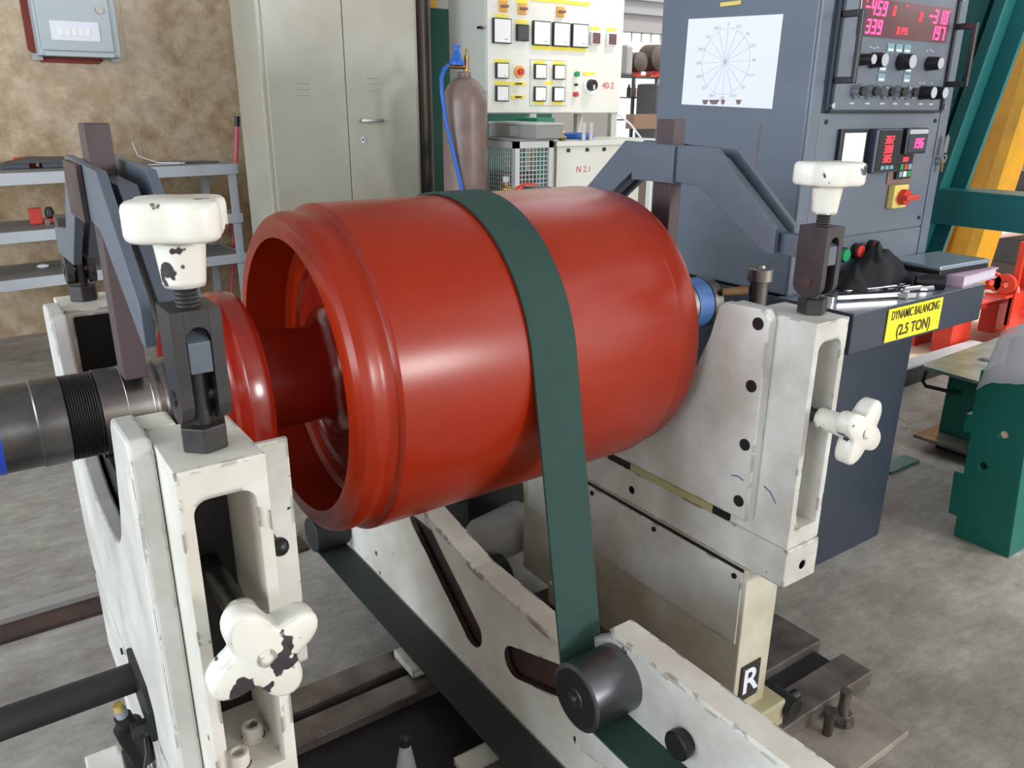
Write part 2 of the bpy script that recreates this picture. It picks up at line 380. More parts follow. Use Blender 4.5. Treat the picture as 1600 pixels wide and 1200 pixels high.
# ================================================================== SETTING
def struct(o): o['kind'] = 'structure'; return o
struct(bx('floor', M_FLOOR, None, -6, 16, -6, 14, -0.1, 0.0))
M_PLAST = mat('plaster', lin(196,190,180), 0.8, var=0.08, vscale=2)
M_ROOF = mat('roof sheet', lin(170,172,172), 0.6)
wall = struct(bx('wall_back', M_PLAST, None, -5.0, 2.62, 5.562, 5.70, 0, 4.2))
for i in range(11):
    x0 = -0.92 + 0.33*i
    bx('panel', M_MARBLE, wall, x0+0.0015, min(x0+0.3285, 2.62), 5.55, 5.561, 0.0, 3.4)
    if i > 3: bx('joint_strip', M_PLAST, wall, x0-0.0012, x0+.0012, 5.5494, 5.5615, 0.0, 3.4)
wl_ = struct(bx('wall_left', M_PLAST, None, -5.1, -5.0, -5, 5.70, 0, 1.0))
bx('wall_head', M_PLAST, wl_, -5.1, -5.0, -5, 5.70, 3.2, 4.2)
for y in (-5.0, -2.2, .6, 3.4): bx('wall_pier', M_PLAST, wl_, -5.1, -5.0, y, y+.5, 1.0, 3.2)
wf_ = struct(bx('wall_front', M_PLAST, None, -5.1, 3.9, -5.1, -5.0, 0, 0.9))
bx('wall_head', M_PLAST, wf_, -5.1, 3.9, -5.1, -5.0, 3.4, 4.2)
for x in (-5.1, -2.2, .7, 3.5): bx('wall_pier', M_PLAST, wf_, x, x+.4, -5.1, -5.0, .9, 3.4)
struct(bx('wall_far', M_SHUT, None, 4.6, 9.5, 7.2, 7.35, 2.12, 4.2))
ceil = bpy.data.objects.new('ceiling', None); COL.objects.link(ceil); struct(ceil)
for (x0, x1, y0, y1) in ((-5.1, 4.0, -5.1, 5.8), (4.0, 5.9, -1.1, 3.0), (4.0, 5.9, -5.1, -3.4)):  # unseen roof; its edges and gap are shaped to steer the sunlight
    bx('roof_panel', M_ROOF, ceil, x0, x1, y0, y1, 4.2, 4.28)
# shutter ribs on the far wall and its hanging fringe
far = bpy.data.objects['wall_far']
for k in range(4): bx('rail', M_SHUT, far, 5.0, 9.0, 7.17, 7.2, 2.30+0.14*k, 2.32+0.14*k)
for k in range(9): bx('strap', M_SHUT, far, 5.9+0.15*k, 5.915+0.15*k, 7.22, 7.23, 2.02, 2.12)

# ================================================================== MACHINE BED
bed = thing('machine_bed', 'slotted cast iron bed of the balancing machine resting on the concrete', 'machine bed', (0.9, 1.15, 0))
bx('bed_slab', M_BEDT, bed, -0.6, 1.622, 0.945, 1.085, 0.02, 0.06, 0.003)
bx('bed_slab', M_BEDT, bed, -0.6, 1.622, 0.803, 0.885, 0.02, 0.06, 0.003)
bx('slot_floor', M_BEDD, bed, -0.6, 1.60, 0.885, 0.945, 0.02, 0.035)
bx('bed_slab', M_BEDT, bed, -0.6, 1.30, 1.455, 1.525, 0.02, 0.06, 0.003)
bx('bed_slab', M_BEDT, bed, -0.6, 1.30, 1.36, 1.43, 0.02, 0.055, 0.003)
bx('slot_floor', M_BEDD, bed, -0.6, 1.30, 1.085, 1.455, 0.02, 0.03)
bx('base_plate', M_BASEP, bed, -0.6, 1.555, 0.666, 1.53, 0.0, 0.02, 0.002)
bx('cover_plate', M_BEDT, bed, 1.30, 1.61, 1.085, 1.32, 0.02, 0.052, 0.002)
for i, (x, y, h, r, lab) in enumerate(((1.395, 0.765, 0.05, 0.011, 'short dull anchor bolt standing on the steel base plate'), (1.455, 0.77, 0.085, 0.012, 'taller bright anchor bolt with a nut on the steel base plate'))):
    a = thing('anchor_bolt', lab, 'bolt', (x, y, 0.02), 'anchor bolts on the base plate')
    if i == 0: MB().cyl((x, y, 0.02), (x, y, 0.02+h), r, seg=14).build('stud', M_STEELD, a, smooth=40); MB().cyl((x, y, 0.02+h), (x, y, 0.034+h), 0.016, seg=14).build('head', M_STEELD, a, smooth=40)
    else:
        MB().cyl((x, y, 0.02), (x, y, 0.02+h), r, seg=16).build('stud', M_STEEL, a, smooth=40)
        MB().prism(hexpts(x, y, 0.023), 0.024, 0.046, 'z').build('nut', M_STEEL, a, 0.001)
        MB().cyl((x, y, 0.02), (x, y, 0.024), 0.027, seg=20).build('washer', M_STEEL, a, smooth=40)

# ================================================================== PEDESTALS
AY, AZ = 1.24, 0.909
def pedestal(xl, right):
    xc = xl+0.046; xk = xc+(.012 if right else 0)
    P = thing('support_pedestal', 'cream roller pedestal marked R carrying the far right shaft end' if right else 'cream roller pedestal with a big U notch carrying the near left shaft end', 'machine pedestal', (xc, AY, 0.06), 'roller pedestals of the balancing machine')
    # lower body
    pts = [(.848, .10), (.848, .476), (1.63, .476), (1.60, .33), (1.60 if right else 1.45, .10)]
    px0 = xl-.010 if right else xl-.0215
    MB().prism(pts, px0, xl+.094, 'x').build('lower_body', M_CREAM if right else M_WHITE, P, 0.003)
    bx('cover_panel', M_WHITE, P, px0-.005, px0-.0001, .857, 1.575, .302, .4690, 0.0015)
    bx('seam_line', M_BEDD, P, px0-.0025, px0, .857, 1.60, .4695, .4758)  # dark strip drawn in for the shadow line of the seam
    pn = [c for c in P.children if c.name.startswith('cover_panel')][0]
    for y in (.875, 1.10, 1.31):
        MB().cyl((px0-.008, y, .455), (px0-.0051, y, .455), .006, seg=12).build('screw', M_BEDD, pn, smooth=40)
    for (y0, y1) in ((.815, .925), (1.36, 1.47)):
        bx('foot', M_CREAM if right else M_WHITE2, P, xl-.02, xl+.13, y0, y1, .06, .125, 0.004)
    MB().cyl((xl+.145, .80, .10), (xl+.145, .86, .10), .024, seg=20).build('clamp_nut', M_BLACK, P, smooth=40)
    MB().cyl((xl+.13, .83, .10), (xl+.19, .83, .10), .012, seg=12).build('clamp_lever', M_BLACK, P, smooth=40)
    # cross beam
    bm_ = MB().box(xl-.004, xl+.094, .772, 1.708, .476, .556).build('cross_beam', M_WHITE, P, 0.003)
    cut(bm_, [MB().cyl((xl+.05, .76, .51), (xl+.05, .80, .51), .0085), MB().cyl((xl-.02, 1.19, .51), (xl+.02, 1.19, .51), .0085), MB().cyl((xl-.02, 1.42, .51), (xl+.02, 1.42, .51), .0085)], M_BEDD)
    bx('slide_strip', mat('pale brass strip', lin(196,190,140), .4, .3) if 'pale brass strip' not in MATS else MATS['pale brass strip'], P, xl-.002, xl+.02, .95, 1.56, .556, .572)
    for (ya, yb) in ((.914, .955), (1.20, 1.275)): bx('gap_shade', M_BEDD, P, xl-.0035, xl+.03, ya, yb, .5565, .5855)  # dark fillers put in for the black shade of the open gaps
    # columns
    for f in (1, 0):
        y0, y1 = (.776, .912) if f else (1.568, 1.704)
        c = MB().box(xl, xl+.092, y0, y1, .5561, .991).build('column', M_WHITE2 if not right else M_WHITE, P, 0.0015)
        r_, wz1 = (.016, .955) if f else (.004, .978)
        wx0, wx1, wz0 = xl+.014, xl+.078, .592
        q = arc(wx1-r_, wz1-r_, r_, 0, 90, 5)+arc(wx0+r_, wz1-r_, r_, 90, 180, 5)+[(wx0, wz0), (wx1, wz0)]
        cut(c, [MB().prism(q, y0-.02, y1+.02 if f else y1-.014, 'y')])
        if not f: bx('pocket_shade', M_BEDD, c, xl+.0145, xl+.0775, 1.60, 1.689, .5925, .9775)  # dark filler paints the shade inside the hollow rear column
        if f:
            for (bx_, by_) in ((xl+.03, .80), (xl+.058, .835)):
                bb = MB().lathe([(.5921, .0145), (.5945, .0145), (.5945, .0125), (.611, .0125), (.612, .0115), (.612, .007), (.603, .007)], 'z', (bx_, by_, 0), 20).build('socket_bolt', M_WHITE2, c, 0.001, smooth=40)
            MB().box(xl+.014, xl+.078, .895, .908, .592, .70).build('pocket_back', M_WHITE, c) if right else None
            if not right:
                iw = MB().box(xl+.0145, xl+.0775, .90, .911, .5925, .9545).build('pocket_back', M_BEDD, c); bx('tag_plate', M_METER, iw, xl+.018, xl+.06, .897, .8999, .915, .945)  # dark plate added for the shade inside the open left column
    # bearing plate with U notch
    half = [(.855, .586), (.855, .985), (.868, 1.0), (.958, .996), (.970, .985), (.985, .925), (1.012, .862), (1.045, .808), (1.09, .77), (1.15, .748), (1.20, .742)]
    out = half + [(2*AY-y, z) for (y, z) in reversed(half)]
    lower = [(2*AY-.90, .586), (2*AY-.97, .5565), (.97, .5565)] if not right else []
    if not right:
        out = half + [(2*AY-y, z) for (y, z) in reversed(half[1:])] + [(1.62, .56), (1.60, .51), (1.585, .4768), (.856, .4768)]
        MB().prism(out, xl-.026, xl-.0006, 'x').build('bearing_plate', M_WHITE, P, 0.004)
        MB().prism([(.858, .46), (.858, .96), (.90, .96), (.90, .46)], xl-.0262, xl-.0262+.001, 'x').build('edge_band', M_WHITE2, P)
    else:
        MB().prism(out, xl-.024, xl-.0005, 'x').build('bearing_plate', M_WHITE, P, 0.003)
        pl = P.children[-1]
        for z in (.973, .856, .740, .623):
            MB().lathe([(xl-.0262, .0065), (xl-.0262, .0115), (xl-.0238, .0115)], 'x', (0, .877, z), 20).build('socket_screw', M_BLACK, pl, smooth=40)
    for y0, y1 in ((.913, .962),):
        bx('plate_lug', M_WHITE2 if not right else M_WHITE, P, xl-.0004, xl+.035, y0, y1, .80, .992, 0.002)
    # rollers under the journal
    rj = .0635 if not right else .0565
    for s in (-1, 1):
        a = math.radians(38); rr = .045
        yy = AY+s*(rj+rr)*math.sin(a); zz = AZ-(rj+rr)*math.cos(a)
        r = MB().lathe([(xl+.02, rr*.9), (xl+.023, rr), (xl+.069, rr), (xl+.072, rr*.9)], 'x', (0, yy, zz), 32).build('journal_roller', M_STEELD, P, smooth=40)
        MB().cyl((xl-.003, yy, zz), (xl+.09, yy, zz), .014).build('axle', M_STEELD, r, smooth=40)
    bx('roller_block', M_BEDD, P, xl+.005, xl+.088, .97, 1.51, .5565, .80)
    # side adjusting star wheel
    k = MB(); kc = (xc, .70, .812)
    k.lathe([(.776, .019), (.735, .020), (.722, .023), (.714, .026)], 'y', (xc, 0, .812), 24)
    star(k, (xc, .701, .812), 4, .061, .034, .030, 'y', 0.42 if not right else 1.0)
    kn = k.build('star_wheel', M_KNOB, P, smooth=50)
    MB().cyl((xc, .776, .812), (xc, .899, .812), .0135).build('spindle', M_STEELD, kn, smooth=40)
    MB().cyl((xc, .684, .812), (xc, .695, .812), .010, seg=16).build('spindle_end', M_KNOB, kn, smooth=40)
    # hold-down clamp: two clevises, bridge, post
    for f in (1, 0):
        y = .83 if f else 1.65
        top = 1.145
        cl = MB()
        ck = [(y-.028, top), (y-.028, 1.045)] + [(y+.028*math.cos(t)*1.0, 1.045+.022*math.sin(t)) for t in [PI+PI*i/10 for i in range(1, 10)]] + [(y+.028, 1.045), (y+.028, top)]
        for s in (-1, 1):
            xa, xb = sorted((xk+s*.012, xk+s*.0245)); cl.prism(ck, xa, xb, 'x')
        cl.box(xk-.012, xk+.012, y-.028, y+.028, 1.128, top)
        for s in (-1, 1):
            cl.prism([(xk+s*.012, 1.128)] + [(xk+s*.012*math.cos(t), 1.116+.012*math.sin(t)) for t in (0, .4, .8, 1.2, PI/2)], y-.028, y+.028, 'y')
        c = cl.build('clevis', M_DARKST, P, 0.0012)
        MB().cyl((xk-.0265, y, 1.050), (xk+.0265, y, 1.050), .009).build('pin', M_STEELD, c, smooth=40)
        st = MB().cyl((xk, y, .991), (xk, y, 1.045), .0105).cyl((xk, y, 1.03), (xk, y, 1.078), .0118).build('eye_stud', M_DARKST, c, smooth=40)
        MB().prism(hexpts(xk, y, .0255, .3), .992, 1.019, 'z').build('nut', M_DARKST, c, 0.0015)
        if f:
            w = MB().lathe([(1.165, .0195), (1.168, .0205), (1.208, .0245), (1.216, .027)], 'z', (xk, y, 0), 32)
            star(w, (xk, y, 1.231), 4, .053 if not right else .058, .041 if not right else .043, .038, 'z', 0.35 if not right else 0.75)
            kk = w.build('star_knob', M_KNOB, P, smooth=50)
            th = MB().lathe([(1.14+.0022*i, .0105 if i % 2 else .0118) for i in range(13)], 'z', (xk, y, 0), 20)
            th.build('threaded_stud', M_DARKST, kk, smooth=60)
    prof = [(.815, 1.088), (.815, 1.126), (.905, 1.133), (1.05, 1.262), (1.30, 1.268), (1.435, 1.15), (1.665, 1.126), (1.665, 1.088), (1.42, 1.095), (1.275, 1.205), (1.085, 1.19), (.918, 1.088)]
    inn = [(.803, 1.080), (.803, 1.112), (.825, 1.124), (.905, 1.124), (1.055, 1.245), (1.295, 1.25), (1.425, 1.14), (1.60, 1.121), (1.675, 1.121), (1.675, 1.088), (1.60, 1.088), (1.415, 1.105), (1.27, 1.215), (1.09, 1.20), (.925, 1.098), (.905, 1.088)]
    bridge = MB().prism(inn, xk-.0112, xk+.0112, 'x').build('clamp_bridge', M_BLUEGR, P, 0.001)
    prof2 = [(.90, 1.088), (.90, 1.133)] + prof[3:6] + [(1.60, 1.133), (1.60, 1.088)] + prof[8:11] + [(.918, 1.088)]
    for s in (-1, 1):
        xa, xb = sorted((xk+s*.021, xk+s*.033)); MB().prism(prof2, xa, xb, 'x').build('flange', M_BLUEGR, bridge, 0.0012)
    rj2 = AZ+rj-.002
    bx('clamp_post', M_POST, P, xk-.0205, xk+.010, 1.172, 1.222, rj2, 1.312, 0.002)
    bx('post_socket', M_BLUEGR if right else M_RUSTB, P, xk-.0405, xk-.0335, 1.150, 1.267, 1.192, 1.264, 0.001)
    if right:
        sg = MB().box(xl+.005, xl+.064, .8445, .8475, .155, .243).build('sign_plate', M_TEXT, P); tag(sg, 'small dark plate reading R')
        text('lettering', 'R', .085, M_PAPER, sg, (xl+.0345, .8438, .199), (1,0,0), (0,0,1), bold=.0015)
        for dx in (.010, .059):
            for dz in (.161, .237): MB().cyl((xl+dx, .8435, dz), (xl+dx, .8446, dz), .002, seg=8).build('rivet', M_CHROME, sg)
        # pen marks on the paint
        for pts in ([(xl-.0243, .90, .668), (xl-.0243, .885, .672), (xl-.0243, .872, .668)], [(xl-.0006, .842, .662), (xl-.0006, .826, .655), (xl-.0006, .812, .638)]):
            MB().tube(pts, .0011, 6).build('pen_mark', M_INKB, P)
    else:
        bx('guard_plate', M_WHITE, P, xl+.0925, xl+.172, .945, .955, .585, .93, 0.002)
        g = P.children[-1]
        kb = MB().sphere((xl+.136, .908, .80), .0125).build('ball_knob', M_BLACK, g, smooth=60)
        MB().cyl((xl+.136, .916, .80), (xl+.136, .945, .80), .005).build('knob_stem', M_BLACK, g, smooth=40)
        # black rod bolted to the outer side
        MB().cyl((-.75, 1.135, .522), (xl-.033, 1.135, .522), .0225, seg=28).build('side_rod', M_RUBBER, P, smooth=40)
        MB().prism([(1.03, .480), (1.03, .530), (1.06, .555), (1.165, .555), (1.165, .490)], xl-.034, xl-.0262, 'x').build('rod_flange', M_BLACK, P, 0.002)
        MB().cyl((xl-.055, 1.06, .487), (xl-.034, 1.06, .487), .013, seg=6).build('flange_bolt', M_BLACK, P)
    return P
M_INKB = mat('blue pen', lin(60,70,140), .6)
PL = pedestal(0.136, False)
PR = pedestal(1.169, True)

# vibration pickup beside the left pedestal
s = thing('vibration_pickup', 'black pickup sensor with yellow cap and cable beside the left pedestal', 'sensor', (.045, 1.12, .30))
MB().lathe([(-.075, .014), (-.072, .0195), (-.02, .0205), (0, .0205), (.002, .012)], 'z', (0, 0, 0), 24).build('body', M_BLACK, s, smooth=40)
s.children[0].location = (.082-.045, 0, .455-.30); s.children[0].rotation_euler = (0, math.radians(-12), 0)
MB().cyl((.0815, 1.12, .455), (.078, 1.12, .474), .0125).build('collar', M_RUBBER, s, smooth=40)
MB().cyl((.078, 1.12, .474), (.0755, 1.12, .486), .009).build('neck', M_GREYP, s, smooth=40)
MB().cyl((.0755, 1.12, .486), (.0738, 1.12, .496), .007).build('cap', M_YELP, s, smooth=40)
MB().tube([(.100, 1.08, .47), (.095, 1.05, .45), (.075, 1.03, .40), (.05, 1.04, .33), (.0, 1.08, .22)], .003).build('cable', M_BLACK, s, smooth=60)
bx('mount_block', M_WHITE2, s, .022, .075, 1.16, 1.28, .0305, .30, .003)
bx('mount_stem', M_BLACK, s, .07, .095, 1.11, 1.17, .30, .375, .002)

# ================================================================== ROTOR
rot = thing('drum_rotor', 'large glossy red drum rotor lying across the two pedestals', 'rotor', (.75, AY, AZ))
C0 = (0, AY, AZ)
shell = [(.42, .228), (.42, .246), (.4225, .256), (.430, .2645), (.440, .2680), (.450, .2682), (.460, .2662), (.468, .2655), (.479, .2690), (.4845, .2765), (.487, .278),
         (1.04, .278), (1.05, .2755), (1.056, .269), (1.095, .268), (1.106, .264), (1.112, .256), (1.112, .228), (1.045, .226), (1.04, .22), (1.035, .09), (.512, .09), (.506, .205), (.502, .220), (.494, .227)]
MB().lathe(shell, 'x', C0, 160, closed=True).build('drum_shell', M_RED, rot, smooth=25)
MB().lathe([(.506, .182), (.499, .186), (.499, .190), (.507, .194)], 'x', C0, 96).build('web_ring', M_REDIN, rot, smooth=40)
MB().lathe([(.30, .080), (.335, .083), (.36, .080), (.455, .080), (.470, .084), (.478, .092), (.481, .104), (.486, .110), (.498, .112), (.515, .114)], 'x', C0, 96).build('hub', M_REDIN, rot, smooth=40)
MB().lathe([(.232, .066), (.236, .108), (.244, .113), (.262, .118), (.268, .128), (.276, .134), (.288, .137), (.292, .146), (.304, .150), (.308, .1535), (.332, .1545), (.342, .149), (.345, .142), (.345, .06)], 'x', C0, 128).build('flange_disc', M_REDIN, rot, smooth=35)
MB().lathe([(-.30, .058), (-.30, .0605), (.048, .0605), (.050, .0625), (.085, .0625), (.086, .0615)], 'x', C0, 72).build('shaft_end', M_STEELD, rot, smooth=35)
MB().lathe([(-.12, .0606), (-.12, .0611), (.004, .0611), (.004, .0606)], 'x', C0, 72).build('blue_band', M_BLUEB, rot, smooth=35)
th = [(.086, .0595)]
for i in range(13): th += [(.0865+.0032*i, .0620), (.0881+.0032*i, .0603)]
th += [(.129, .0595)]
MB().lathe(th, 'x', C0, 72).build('thread', M_THREAD, rot, smooth=60)
MB().lathe([(.129, .058), (.129, .0628), (.162, .0628), (.1625, .0634), (.196, .0634), (.197, .0642), (.202, .0645), (.207, .0638), (.209, .0648), (.214, .0652), (.219, .0642), (.222, .0655), (.234, .066)], 'x', C0, 72).build('journal', M_STEEL, rot, smooth=35)
MB().lathe([(1.03, .085), (1.13, .085), (1.135, .0575), (1.135, .0565), (1.336, .0565), (1.337, .058)], 'x', C0, 72).build('journal', M_STEEL, rot, smooth=35)
MB().lathe([(1.337, .0558), (1.338, .0572), (1.384, .0572), (1.385, .0558)], 'x', C0, 72).build('blue_sleeve', M_BLUEB2, rot, smooth=35)
MB().lathe([(1.385, .05), (1.388, .0575), (1.40, .0585), (1.402, .0565), (1.414, .0575), (1.418, .05)], 'x', C0, 72).build('end_ring', M_STEELD, rot, smooth=35)

# ================================================================== BELT
XB0, XB1 = .712, .800
def belt_path():
    R = .2815
    P = []
    # front idler: belt touches rear/bottom side
    ri = .0605; ic = (.806, .4295)
    fp = (.22, .225); rf = .128
    rp = (2.02, .150); rr = .055
    # front tangent from idler rear up to drum front
    P += [(fp[0]+rf*math.cos(t), fp[1]+rf*math.sin(t)) for t in [PI/2+PI*i/16 for i in range(17)][::-1]]      # bottom -> top on the near side
    P += [(ic[0]+ri*math.cos(t), ic[1]+ri*math.sin(t)) for t in [-PI/2+(PI/2-.18)*i/10 for i in range(11)]]
    a0 = 2.962
    P += [(AY+R*math.cos(a0-t), AZ+R*math.sin(a0-t)) for t in [(2.962-.588)*i/56 for i in range(57)]]
    P += [(rp[0]+rr*math.cos(t), rp[1]+rr*math.sin(t)) for t in [.588-(PI/2+.588)*i/12 for i in range(13)]]
    return P
bp = belt_path(); b = MB()
n = len(bp); th_ = .0045
inner = []; outer = []
for i in range(n):
    p0 = Vector(bp[i-1]); p2 = Vector(bp[(i+1) % n]); d = (p2-p0).normalized(); nn = Vector((-d.y, d.x)); p = Vector(bp[i])
    outer.append(p+nn*th_/2); inner.append(p-nn*th_/2)
V = [[b.bm.verts.new((x, q.x, q.y)) for (x, q) in ((XB0, outer[i]), (XB1, outer[i]), (XB1, inner[i]), (XB0, inner[i]))] for i in range(n)]
for i in range(n):
    A, B = V[i], V[(i+1) % n]
    for k in range(4):
        fc_ = b.bm.faces.new((A[k], A[(k+1) % 4], B[(k+1) % 4], B[k]))
        if k == 2: fc_.material_index = 1
belt_o = b.build('drive_belt', M_BELT, None, smooth=35); belt_o.data.materials.append(mat('belt inner face', lin(34,42,40), .6))  # inner face of the loop has a darker colour
tag(belt_o, 'wide dark green flat belt looped over the red drum', 'belt')

# ================================================================== BELT TENSIONER
T = thing('belt_tensioner', 'cream belt tensioner frame with slotted arms and steel rollers under the drum', 'belt tensioner', (.85, 1.2, .02))
XA = .806
arm = MB().prism([(.86, .0605), (.86, .36), (1.30, .368), (1.62, .43), (1.95, .43), (1.98, .0605)], XA, XA+.012, 'x').build('rear_arm', M_WHITE2, T)
def slot(p0, p1, w, xa, xb, n=8):
    d = Vector((p1[0]-p0[0], p1[1]-p0[1])).normalized(); a = math.atan2(d.y, d.x)
    pts = [(p1[0]+w*math.cos(a-PI/2+PI*i/n), p1[1]+w*math.sin(a-PI/2+PI*i/n)) for i in range(n+1)] + [(p0[0]+w*math.cos(a+PI/2+PI*i/n), p0[1]+w*math.sin(a+PI/2+PI*i/n)) for i in range(n+1)]
    return MB().prism(pts, xa, xb, 'x')
cut(arm, [slot((1.555, .385), (1.305, .210), .040, XA-.01, XA+.03), slot((1.14, .23), (.95, .30), .036, XA-.01, XA+.03)], M_RUSTB)
bx('back_plate', M_RUSTB, T, XA+.020, XA+.028, .88, 1.70, .0605, .35)
MB().prism([(.86, .36), (1.30, .368), (1.62, .43), (1.95, .43), (1.95, .438), (1.62, .438), (1.30, .376), (.86, .368)], XA, XA+.055, 'x').build('top_flange', M_WHITE2, T, .001)
fa = MB().prism([(.895, .45), (.83, .497), (.36, .497), (.36, .30), (.70, .30), (.80, .22), (.895, .20)], XA-.02, XA-.0005, 'x').build('front_arm', M_WHITE, T, .002)
MB().prism([(.83, .497), (.36, .497), (.36, .506), (.835, .506)], XA-.02, XA+.03, 'x').build('top_flange', M_WHITE2, T, .001)
bx('foot_block', M_WHITE2, T, .70, .80, 1.40, 1.50, .0605, .08, .002)
bx('foot_block', M_WHITE2, T, .66, .80, 1.09, 1.15, .0305, .05, .002)
rl = MB().lathe([(.692, .010), (.692, .030), (.6915, .052), (.694, .0575), (.7855, .0575), (.786, .05)], 'x', (0, .806, .4295), 64).build('idler_roller', M_ROLL, T, smooth=35)
MB().lathe([(.6905, .019), (.6905, .049), (.6925, .0495), (.6925, .019)], 'x', (0, .806, .4295), 48, closed=True).build('end_face', M_BEDD, rl, smooth=40)
MB().lathe([(.6895, .002), (.6895, .017), (.692, .019)], 'x', (0, .806, .4295), 32).build('end_cap', M_STEELD, rl, smooth=40)
MB().cyl((.6880, .806, .4295), (.6897, .806, .4295), .0042).build('centre_pin', M_CHROME, rl)
rl2 = MB().lathe([(.70, .01), (.70, .05), (.703, .0525), (.80, .0525), (.804, .05)], 'x', (0, 2.02, .150), 48).build('idler_roller', M_RUBBER, T, smooth=35)
MB().lathe([(.70, .01), (.70, .12), (.704, .1255), (.812, .1255), (.816, .12)], 'x', (0, .22, .225), 64).build('drive_pulley', M_RUBBER, T, smooth=35)
bh = MB().lathe([(.762, .012), (.762, .021), (.765, .0235), (.776, .0235), (.777, .019), (.7865, .019)], 'x', (0, .652, .413), 28).build('arm_bolt', M_BLACK, T, smooth=35)
bx('motor_base', M_BEDD, T, .84, 1.02, .30, .75, .02, .22)
# drive motor behind the frame
mo = thing('drive_motor', 'dark drive motor box half hidden under the red drum', 'motor', (1.0, 1.75, .02))
bx('motor_box', mat('dark motor paint', lin(38,42,50), .4), mo, 1.06, 1.42, 1.80, 2.11, .235, .62, .006)
bx('terminal_box', M_BLACK, mo, 1.42, 1.50, 1.78, 1.95, .34, .60, .004)
bx('stand', M_BEDD, mo, 1.14, 1.38, 1.86, 2.09, .0, .235)
MB().cyl((1.00, 1.60, .10), (1.09, 1.60, .10), .06, seg=24).build('pulley', M_BLACK, mo, smooth=40)
for dz in (0, .02, .045): MB().tube([(1.46, 1.80, .40+dz), (1.40, 1.70, .37+dz), (1.30, 1.66, .28+dz), (1.20, 1.66, .16)], .004).build('cable', M_BLACK, mo, smooth=60)
b = MB(); b.tube([(1.02, 1.74, .09), (1.10, 1.72, .14), (1.22, 1.71, .16), (1.34, 1.70, .12)], [.03, .07, .075, .05], 24)
tag(b.build('dust_sleeve', mat('grey white sleeve', lin(186,182,176), .6, var=.15, vscale=9, bump=.4, bscale=14), None, smooth=60), 'dirty white sleeve lying behind the tensioner under the motor', 'sleeve')
# clear nozzle at the bottom edge
cn = thing('nozzle_bottle', 'clear plastic cone bottle with dark tip in the machine pit', 'bottle', (.503, 1.05, .06))
MB().lathe([(.0605, .034), (.10, .034), (.245, .010), (.25, .006)], 'z', (.503, 1.05, 0), 28).build('cone', M_CLEAR, cn, smooth=40)
MB().lathe([(.247, .011), (.262, .010), (.268, .004)], 'z', (.503, 1.05, 0), 20).build('tip', M_BLACK, cn, smooth=40)
# floor channel behind the left pedestal
fc = thing('floor_channel', 'rusty steel channel rail set in the concrete at the left', 'rail', (-.3, 2.3, 0))
bx('channel_web', M_RUSTB, fc, -1.5, .75, 2.19, 2.27, .0, .012)
bx('channel_lip', mat('grey lip', lin(150,146,142), .5), fc, -1.5, .75, 2.27, 2.32, .0, .03, .003)
# ================================================================== CONTROL CONSOLE
CX0, CX1, CY0, CY1 = 1.83, 2.50, 1.32, 1.86
con = thing('control_console', 'slate blue control console with red digital displays and a narrow desk', 'control console', (2.16, 1.5, 0))
bx('base', M_CONSB, con, 1.86, 2.335, 1.22, 1.84, .0, .742, .004)
bx('plinth', M_CONSB, con, 1.84, 2.48, 1.34, 1.85, .0, .842, .003)
dk = MB().box(1.805, 2.462, 1.10, 1.34, .742, .848).build('desk', M_CONSB, con, .004)
bx('desk_top', M_CONSD, con, 1.805, 2.462, 1.099, 1.33, .8481, .8505, .001)
cab = bx('cabinet', M_CONS, con, CX0, CX1, CY0+.004, CY1, .8505, 1.78, .006)
bx('front_frame', M_CONS, con, CX0, CX0+.045, CY0-.004, CY0+.004, .8505, 1.78, .002)
bx('front_frame', M_CONS, con, 2.455, CX1, CY0-.004, CY0+.004, .8505, 1.78, .002)
for (z0, z1) in ((.852, .990), (.9945, 1.322), (1.645, 1.775)):
    bx('front_panel', M_CONSD, con, CX0+.048, 2.452, CY0-.002, CY0+.004, z0, z1, .0015)
for (x, z) in ((1.905, 1.30), (2.43, 1.30), (1.905, 1.02), (2.43, 1.02)):
    MB().cyl((x, CY0-.005, z), (x, CY0-.002, z), .006, seg=12).build('screw', M_BLACK, con, smooth=40)
# instrument rack unit
F = CY0-.012
inst = bx('instrument_unit', M_CONSD, con, 1.90, 2.43, F, CY0+.004, 1.328, 1.64, .002)
bx('bezel', M_BLACK, inst, 2.424, 2.436, F-.006, F, 1.328, 1.64); bx('bezel', M_BLACK, inst, 1.893, 1.903, F-.006, F, 1.328, 1.64); bx('bezel', M_BLACK, inst, 1.893, 2.436, F-.004, F, 1.322, 1.33)
dsp = bx('display_window', M_DISP, inst, 1.968, 2.398, F-.004, F, 1.508, 1.598, .001)
seg7('digits', '-459', .034, M_LED, dsp, (1.985, 1.558), F-.0045)
seg7('digits', '339', .034, M_LED, dsp, (1.998, 1.514), F-.0045)
seg7('digits', '0', .022, M_LED2, dsp, (2.108, 1.562), F-.0045)
seg7('digits', '0', .022, M_LED2, dsp, (2.236, 1.555), F-.0045)
seg7('digits', '-310', .034, M_LED, dsp, (2.282, 1.554), F-.0045)
seg7('digits', '197', .034, M_LED, dsp, (2.305, 1.514), F-.0045)
seg7('digits', '0149', .017, M_LED2, dsp, (2.140, 1.519), F-.0045)
for x in (1.99, 2.17, 2.385): MB().cyl((x, F-.0055, 1.588), (x, F-.004, 1.588), .003, seg=8).build('lamp', M_LED2, dsp)
bx('label_strip', M_YELP, inst, 2.38, 2.41, F-.001, F, 1.618, 1.628)
